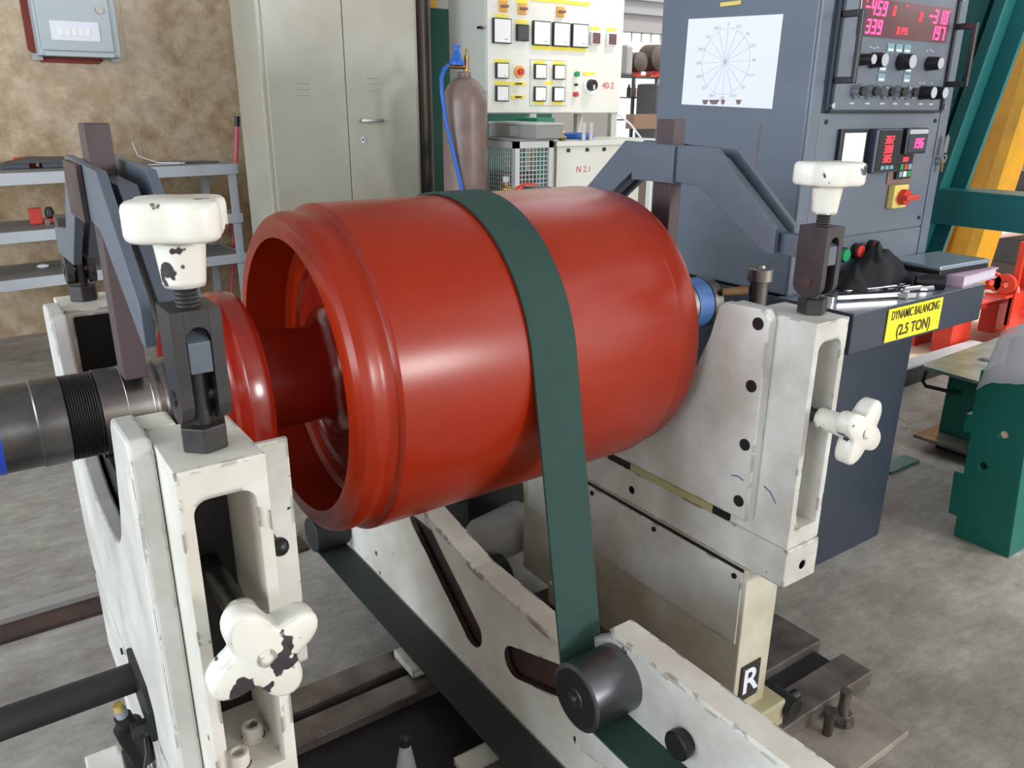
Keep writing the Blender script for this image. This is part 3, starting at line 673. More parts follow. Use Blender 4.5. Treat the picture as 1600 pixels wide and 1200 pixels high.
for (x, z, r) in ((2.005, 1.452, .015), (2.055, 1.452, .020), (2.185, 1.452, .022), (2.325, 1.452, .019), (2.315, 1.376, .019), (2.375, 1.376, .019)):
    k = MB().cyl((x, F, z), (x, F-.036, z), r, r*.86, 20).build('knob', M_BLACK, inst, smooth=40)
    MB().cyl((x, F-.036, z), (x, F-.0368, z), r*.78, seg=20).build('knob_face', M_GREYP, k)
for x in (1.998, 2.056, 2.131, 2.187, 2.243):
    k = MB().lathe([(F-.022, .0145), (F-.022, .018), (F, .018)], 'y', (x, 0, 1.376), 20).build('push_button', M_CHROME, inst, smooth=40)
    MB().cyl((x, F-.014, 1.376), (x, F-.027, 1.376), .0125, seg=16).build('button_cap', M_BLACK, k, smooth=40)
for (x, z) in ((2.128, 1.485), (2.167, 1.485), (2.206, 1.485), (2.104, 1.463), (2.104, 1.437), (2.104, 1.411), (2.226, 1.463), (2.226, 1.437), (2.226, 1.411)):
    k = bx('key', M_TEALB, inst, x-.016, x+.016, F-.003, F, z-.011, z+.011, .001)
    bx('key_label', M_PAPER, k, x-.012, x+.012, F-.0034, F-.003, z-.007, z-.002)
for x in (1.99, 2.06, 2.13, 2.19, 2.25, 2.32, 2.375): bx('caption', M_INK2, inst, x-.01, x+.01, F-.0006, F, 1.344, 1.348)
for (x, z) in ((2.04, 1.482), (2.055, 1.48), (2.07, 1.482), (2.31, 1.483), (2.325, 1.486), (2.34, 1.483), (2.30, 1.40), (2.32, 1.40), (2.36, 1.40)): bx('caption', M_INK2, inst, x-.004, x+.004, F-.0006, F, z, z+.003)
for s, xa in ((-1, 1.905), (1, 2.432)):
    for z in (1.34, 1.625): MB().cyl((xa+s*.006, F-.002, z), (xa+s*.006, F-.010, z), .007, seg=14).build('rack_screw', M_CHROME, inst, smooth=40)
    h = MB(); xo = xa + s*.006
    h.box(xo-.006, xo+.006, F-.062, F-.05, 1.392, 1.56).box(xo-.006, xo+.006, F-.05, F, 1.392, 1.408).box(xo-.006, xo+.006, F-.05, F, 1.544, 1.56)
    h.build('handle', M_BLACK, inst, .002)
# meters on the lower panel
G = CY0-.002
a = bx('blank_meter', M_BLACK, con, 1.962, 2.082, G-.012, G, 1.165, 1.282, .002); bx('meter_window', M_METER, a, 1.976, 2.072, G-.013, G-.012, 1.172, 1.272)
a = bx('temperature_controller', M_CONSB, con, 2.098, 2.222, G-.03, G, 1.165, 1.282, .004)
tg = bx('controller_face', M_BLACK, a, 2.108, 2.216, G-.031, G-.03, 1.170, 1.277)
seg7('digits', '302', .020, M_LED2, a, (2.135, 1.243), G-.0315); seg7('digits', '308', .020, M_LED2, a, (2.135, 1.218), G-.0315); seg7('digits', '385', .020, M_LED2, a, (2.135, 1.193), G-.0315)
for x in (2.14, 2.162, 2.184): bx('key', M_TEALB, a, x-.008, x+.008, G-.033, G-.031, 1.174, 1.184)
a = bx('panel_meter', M_BLACK, con, 2.246, 2.354, G-.03, G, 1.212, 1.282, .003); bx('meter_face', M_CONSB, a, 2.254, 2.348, G-.031, G-.03, 1.218, 1.264); bx('meter_strip', M_GREYP, a, 2.254, 2.348, G-.0312, G-.03, 1.266, 1.278)
seg7('digits', '196', .026, M_LED, a, (2.276, 1.228), G-.0315)
a = bx('keypad_plate', M_BROWNP, con, 2.222, 2.345, G-.004, G, 1.128, 1.212, .001); k = bx('keypad', M_BLACK, a, 2.250, 2.322, G-.014, G-.004, 1.142, 1.208, .001)
seg7('digits', '000', .012, M_LED2, k, (2.268, 1.190), G-.0145)
for i in range(3):
    for j in range(2): bx('key', (M_TEALB, M_PAPER, M_GREENP, M_REDP)[(i+2*j) % 4], k, 2.258+.021*i, 2.274+.021*i, G-.016, G-.014, 1.148+.02*j, 1.163+.02*j)
a = bx('isolator', M_YELP, con, 2.240, 2.312, G-.022, G, 1.060, 1.126, .004); MB().cyl((2.278, G-.022, 1.092), (2.278, G-.04, 1.092), .022, seg=24).build('dial', M_REDP, a, smooth=40); MB().box(2.253, 2.318, G-.056, G-.04, 1.085, 1.099).build('dial_grip', M_REDP, a, .003)
for x, z in ((2.115, .949), (2.190, .952)):
    k = MB().cyl((x, G, z), (x, G-.016, z), .022, seg=24).build('button_ring', M_BLACK, con, smooth=40); MB().cyl((x, G-.016, z), (x, G-.024, z), .0175, seg=24).build('button_cap', M_REDP, k, .001, smooth=40)
k = MB().cyl((2.045, G, .945), (2.045, G-.016, .945), .022, seg=24).build('button_ring', M_BLACK, con, smooth=40); MB().cyl((2.045, G-.016, .945), (2.045, G-.024, .945), .0175, seg=24).build('button_cap', M_GREENP, k, smooth=40)
k = MB().cyl((2.475, CY0-.004, 1.185), (2.475, CY0-.02, 1.185), .012, seg=16).build('lock', M_CHROME, con, smooth=40)
MB().prism([(1.462, 1.30), (1.469, 1.30), (1.474, 1.22), (1.478, 1.14), (1.466, 1.14), (1.463, 1.22)], 1.8292, 1.8301, 'x').build('rust_streak', mat('rust streak', lin(120,112,116), .7, col2=lin(96,90,98), vscale=60), con)
bx('maker_plate', M_YELP, con, 1.826, 1.8301, 1.567, 1.637, 1.592, 1.602)
sg = bx('sign_plate', M_YEL, con, 1.957, 2.222, 1.0965, 1.0985, .752, .842); tag(sg, 'yellow sign reading DYNAMIC BALANCING (2.5 TON)')
text('lettering', 'DYNAMIC BALANCING', .034, M_TEXT, sg, (2.0895, 1.0958, .8215), (1,0,0), (0,0,1), sx=.66, bold=.0003)
text('lettering', '(2.5 TON)', .042, M_TEXT, sg, (2.0895, 1.0958, .777), (1,0,0), (0,0,1), sx=.92, bold=.0007)
# key hanging on the console lock
ky = thing('cabinet_key', 'pair of metal keys hanging from the console front', 'key', (2.475, CY0-.03, 1.15))
b = MB(); b.prism([(2.466, 1.205), (2.470, 1.255), (2.480, 1.262), (2.488, 1.25), (2.486, 1.205)], CY0-.024, CY0-.021, 'y'); b.build('key_blade', M_CHROME, ky)
MB().lathe([(CY0-.024, .010), (CY0-.024, .016), (CY0-.020, .016), (CY0-.020, .010)], 'y', (2.478, 0, 1.195), 6, closed=True).build('key_bow', M_CHROME, ky)
bx('key_shank', M_BRASS, ky, 2.471, 2.481, CY0-.024, CY0-.020, 1.155, 1.182)
# polar chart taped on the cabinet side
pc = MB(); pv = [(1.752, 1.570), (1.428, 1.558), (1.432, 1.331), (1.756, 1.342)]
pc.prism(pv, 1.8285, 1.8295, 'x'); pc = pc.build('polar_chart_paper', M_PAPER, None); tag(pc, 'white paper with a printed polar chart on the console side', 'paper')
b = MB(); cy, cz, R = 1.604, 1.452, .084; xx = 1.8282
for i in range(16):
    a = PI*2*i/16; b.box(-.0002, .0002, -.0004, .0004, 0, R, Matrix.Translation((xx, cy, cz)) @ Matrix.Rotation(a, 4, 'X'))
for i in range(48):
    a = PI*2*i/48; b.box(-.0002, .0002, -.0056, .0056, R-.0004, R+.0004, Matrix.Translation((xx, cy, cz)) @ Matrix.Rotation(a, 4, 'X'))
b.cyl((xx+.0002, cy, cz), (xx-.0003, cy, cz), .003, seg=10)
b.build('chart_lines', M_INK, pc)
for i in range(16):
    a = 2*PI*i/16; v = i*22.5; t = ('%g' % v)
    text('lettering', t, .011, M_INK, pc, (xx, cy-(R+.013)*math.sin(a), cz+(R+.010)*math.cos(a)), (0,-1,0), (0,0,1))
for (y, w) in ((1.665, .012), (1.632, .02), (1.60, .008), (1.545, .01)): b = MB().prism([(y-w*.5, 1.342), (y+w*.5, 1.342), (y+w, 1.354), (y-w, 1.354)], xx-.0002, xx+.0002, 'x').build('smudge', M_BROWNP, pc)

# ------------------------------------------------------------------ things on the console desk
ZD = .8506
def spanner(p0, p1, w, lab, ring=True, z=ZD):
    p0, p1 = Vector((*p0, 0)), Vector((*p1, 0)); d = p1-p0; L = d.length; a = math.atan2(d.y, d.x)
    t = thing('spanner', lab, 'spanner', (p0.x, p0.y, z), 'spanners on the console desk')
    Mx = Matrix.Translation((p0.x, p0.y, z)) @ Matrix.Rotation(a, 4, 'Z')
    MB().box(.02, L-.02, -w*.46, w*.46, .003, .017, Mx).build('shank', M_CHROME, t, .003)
    b = MB().lathe([(0, w*.45), (0, w), (.016, w), (.016, w*.45)], 'z', (0,0,0), 24, closed=True); bmesh.ops.transform(b.bm, matrix=Mx, verts=b.bm.verts[:]); b.build('ring_end', M_CHROME, t, smooth=40)
    j = [(L-.03, -w*.5), (L-.01, -w), (L+.02, -w*.9), (L+.022, -w*.4), (L, -w*.35), (L, w*.35), (L+.022, w*.4), (L+.02, w*.9), (L-.01, w), (L-.03, w*.5)]
    MB().prism(j, .002, .015, 'z', Mx).build('jaw', M_CHROME, t, .001)
    return t
spanner((1.872, 1.222), (2.09, 1.135), .022, 'long bright ring spanner nearest the desk front edge')
spanner((1.95, 1.240), (2.17, 1.194), .015, 'shiny spanner lying along the front of the black cloth')
spanner((2.12, 1.172), (2.225, 1.15), .012, 'small spanner beside the black socket')
so = thing('socket_tool', 'black impact socket lying on the desk beside the book', 'socket', (2.24, 1.16, ZD))
MB().lathe([(0, .012), (0, .021), (.05, .021), (.058, .017), (.075, .017), (.075, .009), (.03, .009)], 'x', (0,0,0), 24).build('socket_body', M_BLACK, so, smooth=40)
so.children[0].location = Vector((.03, -.035, .0215)); so.children[0].rotation_euler = (0, 0, math.radians(128))
# cloth heap
b = MB(); nu, nv = 40, 26; grid = []
random.seed(3)
for j in range(nv+1):
    row = []
    for i in range(nu+1):
        u = i/nu*2-1; v = j/nv*2-1
        x = 2.135+.155*u+.010*math.sin(5*v); y = 1.262+.052*v+.006*math.sin(9*u)
        e = max(0, 1-(abs(u)**2.4))*max(0, 1-abs(v)**2.6)
        z = ZD+.002+e**.6*(.060+.050*math.exp(-((u-.1)/.42)**2)+.008*math.sin(9*u+3*v)+.006*math.sin(8*u*v+6*v)+.004*math.sin(21*u-7*v))
        row.append(b.bm.verts.new((x, y, max(z, ZD+.002))))
    grid.append(row)
for j in range(nv):
    for i in range(nu): b.bm.faces.new((grid[j][i], grid[j][i+1], grid[j+1][i+1], grid[j+1][i]))
cl = b.build('cloth_heap', M_CLOTH, None, smooth=80); tag(cl, 'crumpled black cloth heaped on the console desk', 'cloth'); so2 = cl.modifiers.new('thick', 'SOLIDIFY'); so2.thickness = .002
bk = thing('book', 'thick pink covered book under the laptop at the desk end', 'book', (2.46, 1.19, ZD))
Mx = Matrix.Translation((2.445, 1.20, ZD)) @ Matrix.Rotation(math.radians(4), 4, 'Z')
MB().box(-.095, .125, -.078, .082, .003, .027, Mx).build('pages', M_PAGES, bk)
MB().box(-.10, .13, -.082, .086, .0, .003, Mx).box(-.10, .13, -.082, .086, .027, .031, Mx).box(-.103, -.10, -.082, .086, 0, .031, Mx).build('cover', M_BOOK, bk)
lp = thing('laptop', 'closed silver laptop lying on the pink book', 'laptop', (2.45, 1.22, ZD+.031))
Mx = Matrix.Translation((2.43, 1.225, ZD+.0315)) @ Matrix.Rotation(math.radians(-3), 4, 'Z')
MB().box(-.13, .125, -.075, .085, .0, .013, Mx).build('base', M_BLACK, lp, .003)
MB().box(-.132, .127, -.077, .087, .0135, .026, Mx).build('lid', M_LAPTOP, lp, .004)

# chuck key standing behind the right pedestal
ck = thing('tommy_bar_post', 'steel clamping post with a wooden handle bar behind the right pedestal', 'clamp post', (1.475, 1.14, .02))
MB().cyl((1.475, 1.14, .063), (1.475, 1.14, .968), .021, seg=24).build('post', M_STEELD, ck, smooth=40)
MB().lathe([(.966, .024), (.968, .029), (.994, .029), (.996, .025), (.996, .012), (1.002, .010)], 'z', (1.475, 1.14, 0), 32).build('cap', M_STEEL, ck, smooth=40)
MB().cyl((1.455, 1.155, .945), (1.405, 1.185, .940), .011, .008, 16).build('handle_bar', mat('worn wood', lin(140,104,66), .6, var=.3, vscale=40), ck, smooth=40)
bx('post_foot', M_BEDD, ck, 1.435, 1.515, 1.10, 1.18, .0525, .063)
# ================================================================== LEFT BACKGROUND
# shelf rack against the wall
rk = thing('shelf_rack', 'grey steel rack table with three shelves against the marble wall', 'rack', (.75, 5.2, 0))
for (z0, z1) in ((.945, 1.003), (.66, .715), (.42, .475)):
    sh = bx('shelf', M_GREYD, rk, -.45, 1.44, 4.975, 5.44, z1-.006, z1)
    bx('edge_angle', M_GREYP, sh, -.45, 1.445, 4.968, 4.976, z0, z1+.001, .001)
    bx('side_angle', M_GREYP, sh, 1.44, 1.446, 4.968, 5.44, z0, z1+.001)
for x in (-.43, 1.385):
    for y in (4.978, 5.40):
        MB().box(x, x+.05, y, y+.006, 0, .945).box(x+.044, x+.05, y, y+.04, 0, .945).build('leg', M_GREYP, rk, loc=(x, y, 0))
rk.rotation_euler.z = math.radians(7); rk.location.y = 5.09
a = thing('flat_fixture', 'dark flat plates with a spacer lying on the rack top', 'fixture', (.55, 5.15, 1.003))
for x0 in (.28, .47, .62): bx('plate', M_CONSB, a, x0, x0+.13, 5.08, 5.26, 1.004, 1.032, .003)
MB().prism([(.30, 1.032), (.72, 1.032), (.64, 1.052), (.42, 1.058)], 5.08, 5.26, 'y').build('cover', M_DARKBG, a)
tag(bx('red_block', M_REDM, None, .36, .46, 5.28, 5.38, 1.0035, 1.05, .004), 'small red block at the back of the rack top', 'block')
a = thing('toolmaker_clamp', 'red clamp with a black knob on the middle rack shelf', 'clamp', (.40, 5.1, .715))
bx('frame', M_REDP, a, .365, .425, 5.06, 5.10, .716, .80, .004); bx('jaw', M_REDP, a, .43, .50, 5.06, 5.10, .716, .742, .006)
MB().lathe([(.742, .012), (.75, .022), (.775, .024), (.80, .014)], 'z', (.462, 5.08, 0), 16).build('knob', M_BLACK, a, smooth=40)
MB().cyl((.44, 5.055, .726), (.44, 5.03, .726), .014).build('screw_end', M_CHROME, a, smooth=40)
b = MB(); b.sphere((0, 0, .012), .014, 10); o = b.build('plastic_scrap', M_PAPER, None, smooth=60); o.location = (.385, 5.08, .4756); o.scale = (2.2, 1.2, .8); tag(o, 'crumpled clear plastic scrap on the lowest rack shelf', 'scrap')
b = MB().tube([(.98, 5.35, 1.12), (1.0, 5.33, 1.04), (1.08, 5.2, 1.007), (1.22, 5.1, 1.006), (1.0, 5.06, 1.006)], .0025, 6)
tag(b.build('loose_wire', M_PAPER, None, smooth=60), 'thin white wire loose on the rack top', 'wire')
a = thing('small_spanner', 'small dark spanner near the right end of the rack top', 'spanner', (1.3, 5.1, 1.003))
bx('shank', M_STEELD, a, 1.22, 1.40, 5.10, 5.112, 1.0035, 1.012); MB().cyl((1.21, 5.106, 1.0035), (1.21, 5.106, 1.013), .02, seg=14).build('head', M_STEELD, a)
# distribution box
d = thing('distribution_box', 'pale grey electrical distribution box mounted on the marble wall', 'electrical box', (.78, 5.5, 1.55))
bx('body', M_DBBOX, d, .585, 1.0, 5.40, 5.549, 1.585, 2.25, .004)
dr = bx('door', M_DBBOX, d, .60, .965, 5.385, 5.399, 1.612, 2.25, .004)
bx('handle', M_BROWNP, dr, .735, .765, 5.372, 5.385, 1.885, 2.02, .002)
MB().lathe([(5.377, .008), (5.377, .020), (5.385, .021)], 'y', (.915, 0, 1.83), 20).build('lock', M_STEELD, dr, smooth=40)
lb = bx('label_plate', M_PAPER, dr, .655, .90, 5.380, 5.385, 1.665, 1.765, .001)
for k in range(5): bx('breaker_label', M_METER, lb, .69+.034*k, .718+.034*k, 5.377, 5.380, 1.69, 1.73, .001)
bx('side_strip', M_GREYP, d, .955, 1.005, 5.41, 5.5, 1.60, 2.25); bx('bottom_flange', M_DBBOX, d, .61, .96, 5.375, 5.42, 1.583, 1.606, .002)
for x in (.56, .965): bx('bracket', M_GREYP, d, x, x+.05, 5.52, 5.549, 1.565, 1.60)
MB().prism([(.545, 1.62), (.57, 1.60), (.60, 1.553), (.90, 1.552), (.93, 1.575), (.90, 1.59), (.60, 1.585), (.575, 2.25), (.55, 2.25)], 5.547, 5.5495, 'y').build('paint_smear', M_REDPAINT, d)
# broom stick
a = thing('broom_stick', 'pink broom stick with a black cap leaning beside the cupboard', 'broom stick', (1.50, 5.40, 0))
MB().cyl((1.45, 5.38, .0), (1.63, 5.42, 1.20), .0125).build('stick', M_PINK, a, smooth=40); MB().cyl((1.63, 5.42, 1.20), (1.638, 5.422, 1.262), .0165).build('cap', M_BLACK, a, smooth=40)
# cupboard
c = thing('steel_cupboard', 'tall beige two door steel cupboard against the back wall', 'cupboard', (1.94, 4.6, 0))
bx('carcass', M_CUPB, c, 1.478, 2.408, 4.418, 4.83, .05, 2.0, .006)
bx('plinth', M_CUPB, c, 1.49, 2.40, 4.43, 4.85, 0, .05)
for i, (x0, x1) in enumerate(((1.503, 1.9435), (1.9465, 2.386))):
    dr = bx('door', M_CUPB, c, x0, x1, 4.400, 4.4175, .08, 1.975, .005)
    if i:
        h = MB().cyl((2.026, 4.40, 1.252), (2.026, 4.365, 1.252), .014, seg=16).box(2.015, 2.15, 4.358, 4.370, 1.243, 1.261).build('handle', M_CHROME, dr, .003)
        MB().prism([(2.010, 1.15), (2.026, 1.168), (2.042, 1.15), (2.034, 1.128), (2.018, 1.128)], 4.394, 4.4, 'y').build('lock_plate', M_CHROME, dr); MB().cyl((2.026, 4.394, 1.148), (2.026, 4.388, 1.148), .006, seg=12).build('keyhole', M_STEELD, dr)
        for z in (1.41, 1.445, 1.475): bx('louvre', M_CUPB, dr, 2.07, 2.14, 4.396, 4.401, z, z+.006, .002)
    else:
        for z in (1.38, 1.41, 1.44): bx('louvre', M_CUPB, dr, 1.66, 1.73, 4.396, 4.401, z, z+.006, .002)
tag(MB().cyl((2.63, 4.78, 0), (2.63, 4.78, 4.2), .064, seg=28).build('drain_pipe', M_PIPE, None, smooth=40), 'dark vertical pipe between the cupboard and the green board', 'pipe')
tag(bx('green_board', M_GREEND, None, 2.86, 4.0, 5.2, 5.24, 0, 1.96, .003), 'dark green board standing behind the gas cylinder', 'board')
tag(bx('yellow_post', M_YELS, None, 2.99, 3.05, 5.30, 5.36, 0, 3.2, .003), 'yellow post rising behind the green board', 'post')
struct(bx('wall_side', mat('grey plaster', lin(132,130,126), .8), None, 2.62, 5.0, 5.60, 5.70, 0, 4.2))
# gas cylinder
g = thing('gas_cylinder', 'brown gas cylinder with blue regulator and hose beside the white panel', 'gas cylinder', (2.41, 3.9, 0))
gx, gy = 2.405, 3.9
prof = [(.0, .10), (.0, .118), (.02, .122)] + [(.02+1.30*i/4, .122) for i in range(1, 5)] + [(1.32+.155*math.sin(t), .03+.092*math.cos(t)) for t in [PI/2*i/8 for i in range(1, 9)]]
MB().lathe(prof, 'z', (gx, gy, 0), 48).build('body', M_GAS, g, smooth=40)
MB().lathe([(1.470, .034), (1.475, .037), (1.50, .036), (1.505, .028)], 'z', (gx, gy, 0), 24).build('neck_ring', M_GAS, g, smooth=40)
v = MB().cyl((gx+.01, gy, 1.50), (gx+.015, gy, 1.585), .014).cyl((gx+.015, gy, 1.585), (gx+.018, gy, 1.62), .008).cyl((gx+.01, gy, 1.528), (gx-.12, gy-.02, 1.53), .012).build('valve', M_BRASS, g, smooth=40)
r = MB().lathe([(1.535, .042), (1.55, .042), (1.565, .028), (1.60, .018), (1.605, .013), (1.625, .013)], 'z', (gx-.055, gy-.015, 0), 24).build('regulator', M_BLUEH, g, smooth=40)
MB().box(gx-.075, gx-.035, gy-.02, gy-.01, 1.622, 1.634).build('regulator_key', M_BLUEH, r)
MB().tube([(gx-.11, gy-.02, 1.53), (gx-.14, gy-.03, 1.515), (gx-.165, gy-.04, 1.47), (gx-.17, gy-.05, 1.40), (gx-.155, gy-.06, 1.25), (gx-.12, gy-.08, 1.08), (gx-.09, gy-.10, .92), (gx-.07, gy-.12, .75)], .011, 10).build('hose', M_BLUEH, g, smooth=60)

# ================================================================== WHITE TEST PANEL AND BENCH
tp = thing('test_panel', 'white electrical test panel with rows of meters and yellow labels', 'control panel', (3.27, 4.4, 1.29))
bx('enclosure', M_PANELS, tp, 2.745, 3.80, 4.212, 4.63, 1.289, 2.45, .006)
dr = bx('front_door', M_PANEL, tp, 2.752, 3.795, 4.200, 4.2115, 1.295, 2.44, .004)
YF = 4.1999
def meter(x, z, w, h, m=M_METER, fr=M_BLACK):
    o = bx('meter', fr, tp, x-w/2, x+w/2, YF-.02, YF, z-h/2, z+h/2, .002); bx('dial_face', m, o, x-w/2+.006, x+w/2-.006, YF-.0215, YF-.02, z-h/2+.006, z+h/2-.006)
    MB().box(x+w*.1, x+w*.28, YF-.0222, YF-.0215, z-h*.34, z-h*.32, None).build('needle', M_BLACK, o); return o
meter(2.843, 1.745, .125, .135)
meter(2.990, 1.742, .084, .09, M_DARKBG)
for x in (3.130, 3.280, 3.427): meter(x, 1.746, .128, .135)
for x in (3.555, 3.690): meter(x, 1.738, .075, .075, M_DISP, M_METER)
for z in (1.530, 1.403): meter(2.845, z, .088, .088)
for x in (3.125, 3.270):
    for z in (1.532, 1.404): meter(x, z, .088, .086)
bx('frame_outline', M_GREYC, tp, 3.055, 3.335, YF-.002, YF, 1.335, 1.60); fo = tp.children[-1]
bx('frame_field', M_PANEL, fo, 3.058, 3.332, YF-.003, YF-.002, 1.338, 1.597)
for (x, z, w) in ((2.845, 1.583, .10), (2.845, 1.461, .10), (2.845, 1.826, .09), (2.990, 1.802, .09), (3.28, 1.668, .42), (3.28, 1.93, .45), (3.555, 1.795, .07), (3.69, 1.795, .07), (3.125, 1.585, .08), (3.27, 1.585, .08), (3.125, 1.352, .08), (3.27, 1.352, .08), (3.20, 1.468, .07), (3.52, 1.53, .09), (2.965, 1.46, .12), (2.965, 1.385, .10), (2.855, 1.915, .08), (2.99, 1.91, .09)):
    bx('name_label', M_YLAB, tp, x-w/2, x+w/2, YF-.0036, YF, z-.010, z+.010)
for (x, z) in ((2.855, 1.876), (2.99, 1.871), (3.275, 1.873)):
    o = bx('selector_switch', M_ORANGE, tp, x-.028, x+.028, YF-.012, YF, z-.030, z+.030, .003); MB().box(x-.022, x+.022, YF-.035, YF-.012, z-.006, z+.006).build('switch_grip', M_BROWNP, o)
o = MB().cyl((2.973, YF, 1.527), (2.973, YF-.012, 1.527), .034, seg=24).build('stop_switch', M_ORANGE, tp, smooth=40); MB().cyl((2.973, YF-.012, 1.527), (2.973, YF-.035, 1.527), .018, seg=16).build('switch_cap', M_REDP, o, smooth=40)
for z in (1.46, 1.385): MB().box(2.945, 2.985, YF-.02, YF-.004, z-.004, z+.004).build('toggle', M_BLACK, tp)
o = MB().cyl((3.532, YF, 1.462), (3.532, YF-.008, 1.462), .058, seg=32).build('rotary_scale', M_METER, tp, smooth=40); MB().cyl((3.532, YF-.008, 1.462), (3.532, YF-.04, 1.462), .036, .032, 28).build('rotary_knob', M_BLACK, o, smooth=40); MB().box(3.526, 3.538, YF-.043, YF-.04, 1.435, 1.462).build('pointer', M_PAPER, o)
for (x, z, m) in ((3.415, 1.525, M_GREENP), (3.41, 1.405, M_REDP), (3.41, 1.462, M_BLACK)): MB().cyl((x, YF, z), (x, YF-.02, z), .016 if m is not M_BLACK else .008, seg=16).build('push_button', m, tp, smooth=40)
text('lettering', '40-2', .055, MATS['red plastic'], tp, (3.685, YF-.001, 1.46), (1,0,0), (0,0,1))
for z in (1.76, 1.41): MB().cyl((2.745, 4.25, z), (2.715, 4.25, z), .008).cyl((2.715, 4.25, z), (2.71, 4.20, z), .007).build('hinge_catch', M_BLACK, tp, smooth=40)
for (x, y) in ((3.10, 4.24), (3.77, 4.24), (2.77, 4.60), (3.77, 4.60)): bx('leg', M_PANELS, tp, x-.025, x+.025, y-.02, y+.02, 0, 1.2889, .002)
# bench
bn = thing('work_bench', 'white topped bench with a stamped white front under the test panel', 'bench', (3.3, 3.98, 0))
bx('bench_top', M_PANEL, bn, 2.885, 3.74, 3.70, 4.19, 1.118, 1.146, .003)
fp = bx('front_sheet', M_PANEL, bn, 2.91, 3.56, 3.73, 3.745, .05, 1.117, .002)
text('lettering', 'N 2.1', .05, MATS['red plastic'], fp, (3.11, 3.7292, .985), (1,0,0), (0,0,1))
for x in (2.98, 3.12, 3.25): bx('clip', M_BLACK, bn, x, x+.02, 3.722, 3.73, 1.085, 1.105)
for (x, y) in ((2.90, 3.75), (3.69, 3.72), (2.90, 4.14), (3.69, 4.14)): bx('leg', M_PANEL, bn, x, x+.04, y, y+.04, 0, 1.118)
for x in (3.10, 3.155):
    o = bx('slotted_bracket', M_WIRE, None, x, x+.026, 3.74, 3.746, 1.1465, 1.245, .001); tag(o, ('left' if x < 3.12 else 'right')+' one of two upright slotted brackets on the bench edge', 'bracket', 'slotted brackets on the bench')
    bx('foot', M_WIRE, o, x, x+.026, 3.746, 3.78, 1.1465, 1.1505)
# mesh cage
cg = thing('mesh_cage', 'white framed wire mesh cage housing under the grey case', 'cage', (2.72, 3.9, 0))
x0, x1, y0, y1, zt = 2.60, 2.86, 3.70, 4.10, 1.150
for x in (x0, x1-.03):
    for y in (y0, y1-.03): bx('post', M_WIRE, cg, x, x+.03, y, y+.03, 0, zt)
bx('top_plate', M_GREYD, cg, x0, x1, y0, y1, zt+.001, zt+.014, .002)
for (a0, a1, b0, b1) in ((x0, x1, y0, y0+.03), (x0, x0+.03, y0, y1)): bx('top_rail', M_WIRE, cg, a0, a1, b0, b1, zt-.035, zt)
b = MB()
for i in range(9): x = x0+.03+(x1-x0-.06)*i/8; b.box(x-.002, x+.002, y0+.012, y0+.016, .05, zt-.035)
for i in range(44): z = .06+.024*i; b.box(x0+.03, x1-.03, y0+.008, y0+.012, z-.002, z+.002)
tag(b.build('front_mesh', M_WIRE, cg), kind='stuff')
b = MB()
for i in range(16): y = y0+.03+(y1-y0-.06)*i/15; b.box(x0+.012, x0+.016, y-.002, y+.002, .05, zt-.035)
for i in range(44): z = .06+.024*i; b.box(x0+.008, x0+.012, y0+.03, y1-.03, z-.002, z+.002)
tag(b.build('side_mesh', M_WIRE, cg), kind='stuff')
bx('core', M_DARKBG, cg, x0+.06, x1-.05, y0+.08, y1-.04, 0, .98, .01)
gc = thing('grey_case', 'flat grey metal case lying on the mesh cage', 'case', (2.82, 3.9, zt+.014))
bx('case_body', M_GREYC, gc, 2.725, 2.91, 3.68, 4.15, zt+.0145, 1.235, .002); bx('case_lid', M_PANELS, gc, 2.722, 2.913, 3.677, 4.153, 1.2355, 1.248, .001)
bx('case_label', M_GREYP, gc, 2.7215, 2.7249, 3.86, 3.93, 1.175, 1.225)
o = MB().lathe([(0+.016*math.sin(2*PI*i/12), .115+.018*math.cos(2*PI*i/12)) for i in range(12)], 'z', (0, 0, 0), 40, closed=True).build('cable_coil', M_BLUEH, None, smooth=60); o.location = (3.24, 4.0, 1.262); tag(o, 'blue hose coil lying behind the brackets under the panel', 'coil'); o.location.z = 1.163
tag(bx('green_crate', mat('green crate plastic', lin(40,130,100), .5), None, 2.93, 3.06, 3.95, 4.18, 1.1465, 1.268, .004), 'green crate under the white test panel', 'crate')
o = thing('brass_fitting', 'small yellow brass fitting on the bench beside the grey case', 'fitting', (2.98, 3.80, 1.146)); MB().cyl((2.97, 3.78, 1.16), (3.02, 3.80, 1.16), .013).cyl((2.995, 3.79, 1.16), (2.995, 3.79, 1.19), .011).build('fitting_body', M_BRASS, o, smooth=40); MB().cyl((2.995, 3.79, 1.19), (2.995, 3.79, 1.2), .018, seg=10).build('fitting_nut', M_YELP, o)
# torch valve with red hose standing up behind the drum
o = thing('torch_valve', 'brass torch valve with a red hose in front of the mesh cage', 'valve', (2.32, 3.35, 0))
MB().cyl((2.30, 3.35, .0), (2.30, 3.35, .93), .012).build('stand_pipe', M_STEELD, o, smooth=40); MB().cyl((2.275, 3.35, .945), (2.345, 3.34, .935), .016).cyl((2.30, 3.35, .93), (2.30, 3.35, .98), .011).build('valve_body', M_BRASS, o, smooth=40); MB().cyl((2.30, 3.35, .98), (2.30, 3.35, 1.005), .016).build('valve_knob', M_GREYP, o, smooth=40)
MB().tube([(2.345, 3.34, .935), (2.40, 3.33, .96), (2.46, 3.32, .955), (2.52, 3.30, .90), (2.54, 3.28, .7)], .014).build('hose', M_REDP, o, smooth=60)
o = thing('small_guard', 'small wire mesh guard right of the bench', 'guard', (3.6, 3.5, 0))
b = MB()
